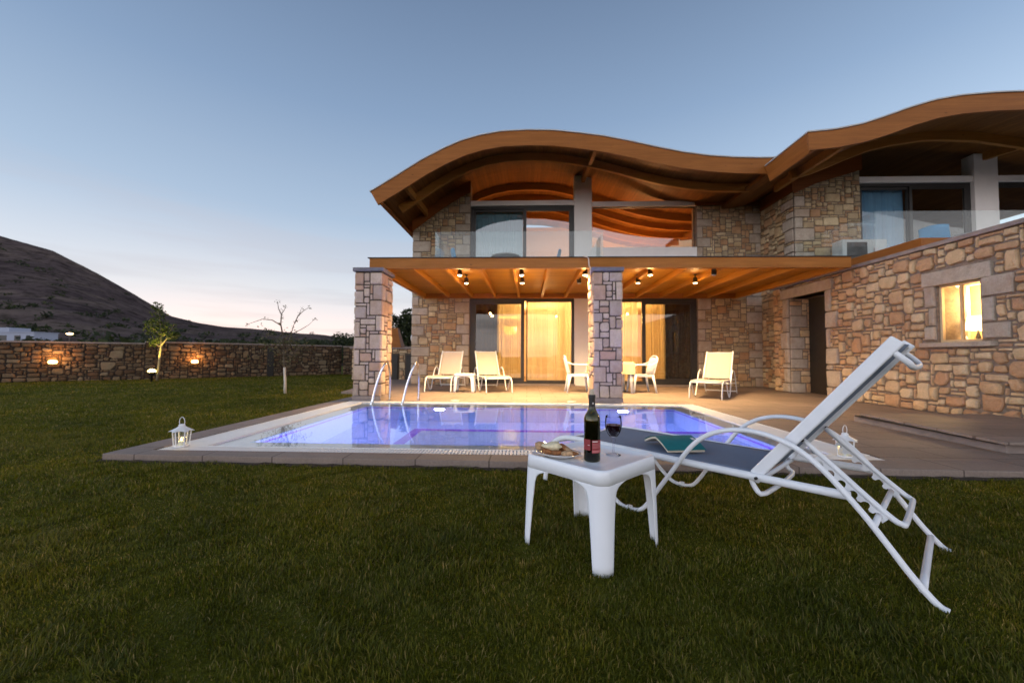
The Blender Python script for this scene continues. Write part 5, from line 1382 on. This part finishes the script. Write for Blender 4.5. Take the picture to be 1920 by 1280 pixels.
# ------------------------------------------------------------------ wine bottle, glass, plate, book
bt = empty('wine_bottle', (.304, 1.91, TZ)); tag(bt, 'dark green corked red wine bottle standing on the white side table', 'bottle')
m1 = MB(); m1.lathe([(0, .004), (.030, 0), (.036, .004), (.0375, .012), (.0375, .186), (.0365, .198), (.032, .212), (.024, .225), (.0175, .238), (.0148, .252), (.0140, .275), (.0138, .295)], 40, cap=False); m1.build('glass_body', 'bottle_glass', bt, smooth=True, solid=.0025)
m1 = MB(); m1.lathe([(0, .008), (.0340, .008), (.0347, .015), (.0347, .176), (0, .176)], 36); m1.build('wine', 'wine', bt, smooth=True, angle=40)
m1 = MB(); m1.lathe([(.0150, .2455), (.0150, .292), (.0165, .293), (.0165, .303), (.0150, .305), (.0, .3052)], 28, cap=False); m1.build('neck_foil', 'label_dark' if 'label_dark' in MATS else 'matt_black', bt, smooth=True, angle=40)
m1 = MB(); m1.lathe([(0, .3055), (.0102, .3055), (.0105, .330), (.0095, .332), (0, .332)], 18); m1.build('cork', 'cork', bt, smooth=True, angle=40)
def wrap(r, a0, a1, z0, z1, name, mat, parent, n=24):
    m1 = MB(); m1.grid(lambda u, v: (r * math.cos(a0 + (a1 - a0) * u), r * math.sin(a0 + (a1 - a0) * u), z0 + (z1 - z0) * v), n, 1); return m1.build(name, mat, parent, smooth=True)
plain('label_dark', (0.018, 0.010, 0.012), 0.5)
lb = wrap(.0381, R(-100), R(-8), .043, .102, 'label', 'label_red', bt)
lb2 = wrap(.0381, R(-178), R(-110), .055, .104, 'label', 'label_red', bt)
for (z0_, z1_, a0_, a1_) in ((.046, .056, -97, -11), (.066, .069, -96, -14), (.072, .075, -96, -11), (.078, .081, -96, -20), (.084, .087, -96, -13)):
    wrap(.0384, R(a0_), R(a1_), z0_, z1_, 'print', 'label_pink', lb)
wrap(.0384, R(-96), R(-58), .0935, .0975, 'print', 'label_white', lb); wrap(.0384, R(-54), R(-22), .0945, .0965, 'print', 'label_pink', lb)
wrap(.0384, R(-130), R(-115), .078, .080, 'print', 'label_white', lb2)
em = MB()
def curved(u, z, r=.0153, a=R(-80)): return (r * math.cos(a + u / r), r * math.sin(a + u / r), z)
for (u0, u1, z0_, z1_) in ((-.0035, .0035, .2690, .2705), (-.0030, -.0015, .2640, .2690), (-.0007, .0007, .2640, .2690), (.0015, .0030, .2640, .2690), (-.0035, .0035, .2625, .2640)):
    em.add([curved(u0, z0_), curved(u1, z0_), curved(u1, z1_), curved(u0, z1_)], [(0, 1, 2, 3)])
em.build('emblem', 'label_white', bt)

wg = empty('wine_glass', (.428, 2.032, TZ)); tag(wg, 'stemmed wine glass half full of red wine on the side table', 'wine glass')
outer = [(0, .0), (.0355, .0005), (.036, .002), (.028, .004), (.010, .009), (.0045, .016), (.0038, .035), (.0042, .052), (.0085, .066), (.0125, .078), (.014, .084), (.022, .094), (.031, .108), (.0375, .124), (.0405, .142), (.0405, .160), (.0385, .180), (.0372, .191)]
inner = [(.0362, .1912), (.0376, .180), (.0396, .160), (.0395, .142), (.0365, .1245), (.030, .109), (.021, .0955), (.012, .088), (0, .086)]
m1 = MB(); m1.lathe(outer + inner, 40, cap=False); m1.build('bowl_and_stem', 'clear_glass', wg, smooth=True)
m1 = MB(); m1.lathe([(0, .0868), (.0115, .0888), (.0205, .0962), (.0295, .1098), (.0360, .1252), (.0388, .140), (.0390, .1475), (0, .1475)], 36); m1.build('wine', 'wine', wg, smooth=True, angle=50)

plt = empty('plate', (.150, 1.985, TZ)); plt.rotation_euler = (0, 0, R(-28)); tag(plt, 'oval white plate on the side table heaped with rusks and soft cheese', 'plate')
m1 = MB(); m1.lathe([(0, .003), (.050, .002), (.056, 0), (.062, .004), (.090, .015), (.104, .0215), (.1045, .0235), (.088, .0185), (.060, .0075), (0, .006)], 44, cap=False)
o = m1.build('dish', 'porcelain', plt, smooth=True); o.scale = (1.12, .82, 1)
def blob(name, c, dims, rot, mat, seed, label, group, rough=.16, parentloc=None):
    dims = tuple(d * (.88 if name == 'bread_rusk' else 1) for d in dims)
    bm = bmesh.new(); bmesh.ops.create_icosphere(bm, subdivisions=3, radius=1)
    for v in bm.verts:
        p = v.co.copy(); m_ = max(abs(p.x), abs(p.y), abs(p.z)); p = p * (1 + .28 * (1 / m_ - 1))     # boxier
        p *= 1 + rough * mnoise.noise(p * 1.7 + Vector((seed * 3.1, 0, 0))) + rough * .35 * mnoise.noise(p * 5 + Vector((0, seed, 0)))
        v.co = Vector((p.x * dims[0], p.y * dims[1], p.z * dims[2]))
    me = bpy.data.meshes.new(name); bm.to_mesh(me); bm.free(); me.polygons.foreach_set('use_smooth', [True] * len(me.polygons)); me.materials.append(MATS[mat])
    o = bpy.data.objects.new(name, me); COL.objects.link(o); o.location = c; o.rotation_euler = rot; tag(o, label, name.replace('_', ' '), group); return o
pz = TZ + .012; RG = 'rusks heaped on the white plate'
blob('bread_rusk', (.068, 2.030, pz + .028), (.030, .024, .022), (.2, .1, .4), 'rusk_pale', 1, 'rounded pale rusk at the left end of the plate', RG)
blob('bread_rusk', (.100, 1.985, pz + .012), (.032, .018, .013), (0, .2, -.3), 'rusk', 2, 'brown rusk at the front left edge of the plate', RG)
blob('bread_rusk', (.145, 1.957, pz + .012), (.030, .016, .013), (.2, 0, .1), 'rusk', 3, 'brown rusk at the front middle of the plate', RG)
blob('bread_rusk', (.192, 1.940, pz + .013), (.034, .019, .014), (.1, -.1, -.1), 'rusk_pale', 4, 'thick golden rusk at the front right of the plate', RG)
blob('bread_rusk', (.228, 1.945, pz + .011), (.024, .016, .011), (0, .3, .5), 'rusk', 5, 'small brown rusk at the right tip of the plate', RG)
blob('bread_rusk', (.185, 1.985, pz + .030), (.036, .014, .010), (.7, .45, -.55), 'rusk', 6, 'long rusk leaning on the cheese at the right', RG)
blob('bread_rusk', (.205, 1.970, pz + .020), (.028, .014, .009), (.3, .5, -.7), 'rusk_pale', 7, 'thin rusk slice lying on top at the right of the heap', RG)
blob('bread_rusk', (.125, 2.030, pz + .018), (.028, .02, .014), (0, 0, .2), 'rusk', 8, 'dark rusk at the back of the plate behind the cheese', RG)
blob('bread_rusk', (.165, 2.020, pz + .016), (.030, .018, .013), (0, .1, -.4), 'rusk', 9, 'brown rusk at the back right of the plate', RG)
blob('cheese_spread', (.128, 1.997, pz + .034), (.044, .026, .017), (.1, -.1, -.35), 'cheese', 10, 'lump of creamy soft cheese on top of the rusks', None, .45)

# open book lying face down on the sling
bk = empty('book', (.905, 2.560, .350)); bk.rotation_euler = (0, 0, R(-82)); tag(bk, 'open teal hardback book lying face down on the grey lounger seat', 'book')
hb, wb_, lb_ = .052, .158, .235
def cover(side, z0, th, wd, hh, y0, y1, wave=0):
    P = []
    for k in range(9):
        t_ = k / 8; P.append((side * wd * t_, hh * (1 - t_) ** 1.15 + z0 + wave * math.sin(3.14 * t_)))
    vs = [(x, y, z) for y in (y0, y1) for x, z in P] + [(x, y, z - th) for y in (y0, y1) for x, z in P]; n = 9; fs = []
    for k in range(n - 1): fs += [(k, k + 1, n + k + 1, n + k), (2 * n + k, 3 * n + k, 3 * n + k + 1, 2 * n + k + 1), (k, 2 * n + k, 2 * n + k + 1, k + 1), (n + k, n + k + 1, 3 * n + k + 1, 3 * n + k)]
    fs += [(n - 1, 3 * n - 1, 4 * n - 1, 2 * n - 1), (0, n, 3 * n, 2 * n)]
    return vs, fs
m1 = MB()
for sd in (1, -1): m1.add(*cover(sd, .016, .002, wb_ + .004, hb, -lb_ / 2, lb_ / 2, .008))
m1.build('cover', 'book_teal', bk, smooth=False)
m1 = MB()
for sd in (1, -1): m1.add(*cover(sd, .013, .012, wb_ - .004, hb - .002, -lb_ / 2 + .004, lb_ / 2 - .004, .008))
m1.build('pages', 'paper', bk)
m1 = MB(); m1.add([(.040, .085, .0600), (.070, .085, .0535), (.070, .105, .0535), (.040, .105, .0600)], [(0, 1, 2, 3)]); m1.build('cover_sticker', 'label_white', bk)

# ================================================================== DINING SET ON THE PATIO
def make_chair():
    root = empty('plastic_armchair')       # faces +x, 0.56 wide
    m1 = MB(); m1.grid(lambda u, v: (-.22 + .46 * u, -.22 + .44 * v, .425 + .015 * u - .012 * math.sin(math.pi * v)), 8, 8); m1.build('seat', 'white_plastic', root, smooth=True, solid=.012)
    m1 = MB()
    for k in range(7):
        y = -.18 + .06 * k
        m1.tube([(-.20, y, .43), (-.25, y * 1.05, .60), (-.30, y * 1.1, .76), (-.315, y * 1.1, .81 + .02 * math.cos(y * 8))], .013, 6)
    m1.tube(cat([(-.22, -.235, .44), (-.27, -.25, .64), (-.31, -.24, .78), (-.325, -.15, .845), (-.33, 0, .865), (-.325, .15, .845), (-.31, .24, .78), (-.27, .25, .64), (-.22, .235, .44)], 4), .018, 8)
    m1.build('backrest', 'white_plastic', root, smooth=True)
    for sy in (-1, 1):
        m1 = MB(); m1.tube(cat([(-.285, sy * .25, .72), (-.16, sy * .285, .665), (.02, sy * .29, .655), (.18, sy * .28, .655), (.235, sy * .27, .62), (.235, sy * .255, .54), (.225, sy * .24, .44)], 4), .026, 8, ry=.014); m1.build('armrest', 'white_plastic', root, smooth=True)
        for (x0_, x1_) in ((.20, .25), (-.20, -.28)):
            m1 = MB(); m1.tube([(x0_, sy * .215, .43), (x0_ * 1.05 + (x1_ - x0_) * .3, sy * .235, .25), (x1_, sy * .26, 0)], [.034, .028, .020], 8); m1.build('leg', 'white_plastic', root, smooth=True)
    m1 = MB(); m1.box(-.21, .22, -.225, -.205, .375, .425); m1.box(-.21, .22, .205, .225, .375, .425); m1.box(.20, .22, -.205, .205, .375, .425); m1.build('apron', 'white_plastic', root, bevel=.006)
    return root
cg = 'white plastic armchairs at the dining table'
c1 = make_chair(); c1.location = (1.22, 9.75, DZ); tag(c1, 'white plastic armchair left of the middle pillar, facing right', 'armchair', cg)
c2 = copy_tree(c1); c2.location = (2.72, 9.80, DZ); c2.rotation_euler = (0, 0, R(184)); tag(c2, 'white plastic armchair right of the middle pillar, facing left', 'armchair', cg)
dt = empty('dining_table', (1.98, 9.80, DZ)); tag(dt, 'white plastic dining table behind the middle pillar', 'table')
m1 = MB(); m1.box(-.46, .46, -.42, .42, .69, .72); m1.build('tabletop', 'white_plastic', dt, bevel=.012)
for sx in (-1, 1):
    for sy in (-1, 1): m1 = MB(); m1.tube([(sx * .40, sy * .36, .69), (sx * .43, sy * .39, 0)], [.042, .026], 10); m1.build('leg', 'white_plastic', dt, smooth=True)
m1 = MB(); n = 80
def cl(u, v):
    a = u * 2 * math.pi; ex, ey = .475, .435; k = 1 / max(abs(math.cos(a)) / ex, abs(math.sin(a)) / ey)
    r_ = k * (1 + .0) + (.012 + .022 * v * math.sin(a * 14)) * (1 if v > 0 else 0) ; drop = .24 * v * (1 + .18 * abs(math.sin(2 * a)))
    return (r_ * math.cos(a), r_ * math.sin(a), .7265 - drop)
m1.grid(cl, n, 5); top = [cl(i / n, 0) for i in range(n)]; m1.add(top, [tuple(range(n))])
o = m1.build('tablecloth', 'cloth_yellow', smooth=False); o.location = (1.98, 9.80, DZ); tag(o, 'pale yellow cloth draped over the patio dining table', 'tablecloth')
m1 = MB(); m1.lathe([(0, 0), (.05, 0), (.055, .02), (.05, .03), (0, .03)], 18); o = m1.build('ashtray', 'matt_black', smooth=True); o.location = (1.62, 9.62, DZ + .7275); tag(o, 'small dark dish on the left end of the dining table', 'dish')

# balcony furniture glimpsed upstairs
def balcony_chair(loc, rz, label):
    root = empty('blue_chair', loc, rz); tag(root, label, 'chair', 'blue chairs on the balconies')
    m1 = MB(); m1.grid(lambda u, v: (-.22 + .44 * u, -.22 + .44 * v, .42), 2, 2); m1.build('seat', 'blue_plastic', root, solid=.02)
    m1 = MB(); m1.grid(lambda u, v: (-.24 - .10 * v - .03 * math.cos((u - .5) * 3), -.24 + .48 * u, .44 + .42 * v * (1 - .10 * (2 * u - 1) ** 2)), 10, 6); m1.build('backrest', 'blue_plastic', root, smooth=True, solid=.015)
    for sx in (-1, 1):
        for sy in (-1, 1): m1 = MB(); m1.tube([(sx * .19, sy * .19, .42), (sx * .23, sy * .23, 0)], .014, 6); m1.build('leg', 'white_frame', root)
balcony_chair((-1.60, 10.4, 2.80), R(20), 'blue plastic chair at the left end of the left balcony')
balcony_chair((.50, 10.5, 2.80), R(170), 'blue plastic chair in front of the balcony door frame upstairs')
balcony_chair((9.1, 9.2, 2.93), R(30), 'blue plastic chair on the right balcony beside the air conditioner')
def balcony_table(loc, label):
    root = empty('balcony_table', loc); tag(root, label, 'table', 'small balcony tables')
    m1 = MB(); m1.lathe([(0, .64), (.36, .64), (.37, .655), (.36, .67), (0, .67)], 28); m1.build('tabletop', 'zinc', root, smooth=True, angle=40)
    for k in range(3):
        a = k * 2.09; m1 = MB(); m1.tube([(.05 * math.cos(a), .05 * math.sin(a), .64), (.28 * math.cos(a), .28 * math.sin(a), 0)], .012, 6); m1.build('leg', 'white_frame', root)
balcony_table((-.55, 10.3, 2.80), 'small round table between the two blue chairs on the left balcony')
balcony_table((9.75, 9.1, 2.93), 'small round table on the right balcony behind the glass railing')

# ================================================================== LANTERNS
def make_lantern():
    root = empty('candle_lantern')
    m1 = MB(); m1.prism([(.062 * math.cos(R(60 * k + 30)), .062 * math.sin(R(60 * k + 30))) for k in range(6)], 0, .014); m1.build('base', 'white_enamel', root, bevel=.002)
    m1 = MB()
    for k in range(6):
        a = R(60 * k + 30); b_ = R(60 * k + 90)
        m1.bar((.058 * math.cos(a), .058 * math.sin(a), .014), (.070 * math.cos(a), .070 * math.sin(a), .148), .007, .007)
        m1.bar((.070 * math.cos(a), .070 * math.sin(a), .148), (.070 * math.cos(b_), .070 * math.sin(b_), .148), .006, .006)
    m1.build('cage', 'white_enamel', root)
    m1 = MB()
    for k in range(6):
        a = R(60 * k + 30); b_ = R(60 * k + 90)
        m1.add([(.054 * math.cos(a), .054 * math.sin(a), .015), (.054 * math.cos(b_), .054 * math.sin(b_), .015), (.066 * math.cos(b_), .066 * math.sin(b_), .146), (.066 * math.cos(a), .066 * math.sin(a), .146)], [(0, 1, 2, 3)])
    m1.build('glass', 'lantern_glass', root)
    m1 = MB(); n = 12; vs = []
    for k in range(n): a = R(30 * k + 30); r_ = .098 if k % 2 == 0 else .074; vs.append((r_ * math.cos(a), r_ * math.sin(a), .142 if k % 2 == 0 else .150))
    for k in range(n): a = R(30 * k + 30); vs.append((.042 * math.cos(a), .042 * math.sin(a), .172))
    for k in range(n): a = R(30 * k + 30); vs.append((.018 * math.cos(a), .018 * math.sin(a), .192))
    fs = [(i * n + k, i * n + (k + 1) % n, (i + 1) * n + (k + 1) % n, (i + 1) * n + k) for i in range(2) for k in range(n)] + [tuple(2 * n + k for k in range(n))]
    m1.add(vs, fs); m1.build('roof', 'white_enamel', root, solid=.002)
    m1 = MB(); m1.lathe([(.024, .186), (.026, .190), (.024, .200), (.008, .206), (0, .206)], 16); m1.build('cap', 'white_enamel', root, smooth=True)
    m1 = MB(); m1.tube(cat([(-.020, 0, .198), (-.026, 0, .225), (-.018, 0, .255), (0, 0, .268), (.018, 0, .255), (.026, 0, .225), (.020, 0, .198)], 4), .0028, 6); m1.build('handle', 'white_enamel', root, smooth=True)
    m1 = MB(); m1.lathe([(0, .014), (.024, .014), (.024, .050), (.016, .048), (0, .046)], 18); m1.build('candle', 'wax', root, smooth=True, angle=40)
    m1 = MB(); m1.lathe([(0, .050), (.008, .056), (.009, .064), (.004, .078), (0, .088)], 10); m1.build('flame', 'flame', root, smooth=True)
    lamp('candle_light', 'POINT', (0, 0, .075), .35, (1, .62, .2), .01, root)
    return root
la = make_lantern(); la.location = (-3.18, 3.655, .055); tag(la, 'small white candle lantern on the left front corner of the pool edge', 'lantern', 'white candle lanterns at the pool corners')
la2 = copy_tree(la); la2.location = (2.74, 3.62, .055); la2.rotation_euler = (0, 0, R(20)); tag(la2, 'small white candle lantern seen behind the foreground lounger at the right pool corner', 'lantern', 'white candle lanterns at the pool corners')

# ================================================================== GRASS
def grass():
    g = np.random.default_rng(7)
    def region(n, x0, x1, y0, y1, fn):
        x = g.uniform(x0, x1, n); y = g.uniform(y0, y1, n); k = fn(x, y); return x[k], y[k]
    def edge(x): return 3.33 - .0167 * (x + 3.585) - .035 - .03 * np.sin(x * 9) * np.sin(x * 3.3)
    parts = []
    # near lawn in front of the pool: (count per m2, blade length, width)
    def wedge(x, y): return (x > -1.42 * y - 1.6) & (x < 1.36 * y + 1.3)
    for (ya, yb, dens, ln, wd) in ((.45, .95, 9000, .024, .0024), (.95, 1.7, 24000, .024, .0017), (1.7, 2.5, 18000, .025, .0022), (2.5, 3.38, 12000, .026, .0028)):
        xa, xb = -1.42 * yb - 1.6, 1.36 * yb + 1.3; n = int((xb - xa) * (yb - ya) * dens)
        x, y = region(n, xa, xb, ya, yb, lambda x, y: wedge(x, y) & ((y < edge(x)) | (x < -3.62)))
        parts.append((x, y, ln, wd))
    # lawn at left
    for (ya, yb, dens, ln, wd) in ((3.38, 5.5, 6000, .028, .0042), (5.5, 9, 2400, .030, .0068), (9, 19, 650, .034, .012)):
        xa = -1.42 * yb - 2.0; n = int((-3.6 - xa) * (yb - ya) * dens)
        x, y = region(n, xa, -3.61, ya, yb, lambda x, y: (x > -1.42 * y - 2.0) & (y < 13.83 + (x + 13.47) * np.where(x < -13.47, .706, 1.046)) & ~((x > -4.45 - (y > 12) * .35) & (y > 9.2) & (y < 14.6)))
        parts.append((x, y, ln, wd))
    V = []; off = 0; F = []
    for (x, y, ln, wd) in parts:
        n = len(x)
        cl_ = np.sin(x * 5.1 + 1.3 * np.sin(y * 3.7)) * np.sin(y * 6.3 + x * 1.7) + .7 * np.sin(x * 17 + y * 11) * np.sin(y * 19 - x * 7) + .5 * np.sin(x * 41 - y * 23) * np.sin(y * 37 + x * 29)
        fl = 2.6 * np.sin(x * 3.3 + y * 2.1) + 2.2 * np.sin(y * 5.7 - x * 4.9) + 1.8 * np.sin(x * 14.3 + 3 * np.sin(y * 9.1))
        a = np.where(g.random(n) < .55, fl + g.normal(0, .7, n), g.uniform(0, 2 * np.pi, n))
        dry = g.random(n) < .02 + .05 * (np.sin(x * 2.3 + 1.1) * np.sin(y * 3.1 + x) > .45)
        bare = np.sin(x * 7.7 + 2 * np.sin(y * 5.3)) * np.sin(y * 9.1 + 1.7 * np.sin(x * 6.1))
        L_ = ln * g.uniform(.45, 1.2, n) * (1 + .30 * cl_) * np.where(dry, 1.35, 1) * np.where(bare > .55, .5, 1) * np.where(bare < -.7, 1.25, 1); W_ = wd * g.uniform(.55, 1.25, n)
        lean = np.clip(np.abs(g.normal(.62, .38, n)) + .15 * cl_, .05, 1.5) * L_ * np.where(dry, 1.3, 1); h = np.sqrt(np.maximum(L_ ** 2 - (lean * .75) ** 2, (L_ * .25) ** 2))
        dx, dy = np.cos(a), np.sin(a); b_ = a + g.normal(np.pi / 2, .5, n); wx, wy = np.cos(b_) * W_, np.sin(b_) * W_; z0 = np.zeros(n) - .002
        v = np.stack([np.stack([x - wx, y - wy, z0], 1), np.stack([x + wx, y + wy, z0], 1),
                      np.stack([x + dx * lean * .35 + wx * .8, y + dy * lean * .35 + wy * .8, h * .62], 1), np.stack([x + dx * lean * .35 - wx * .8, y + dy * lean * .35 - wy * .8, h * .62], 1),
                      np.stack([x + dx * lean, y + dy * lean, h], 1)], 1).reshape(-1, 3)
        V.append(v); F.append((off, n)); off += n * 5
    V = np.concatenate(V).astype(np.float32); nb = len(V) // 5; base = np.arange(nb) * 5
    me = bpy.data.meshes.new('grass'); me.vertices.add(len(V)); me.vertices.foreach_set('co', V.ravel())
    idx = np.stack([base, base + 1, base + 2, base + 3, base + 3, base + 2, base + 4], 1).ravel().astype(np.int32)
    me.loops.add(len(idx)); me.loops.foreach_set('vertex_index', idx)
    st_ = np.stack([np.arange(nb) * 7, np.arange(nb) * 7 + 4], 1).ravel().astype(np.int32)
    me.polygons.add(nb * 2); me.polygons.foreach_set('loop_start', st_)
    me.update(calc_edges=True); me.materials.append(MATS['grass'])
    o = bpy.data.objects.new('grass', me); COL.objects.link(o); tag(o, kind='stuff'); print('blades', nb)
grass()
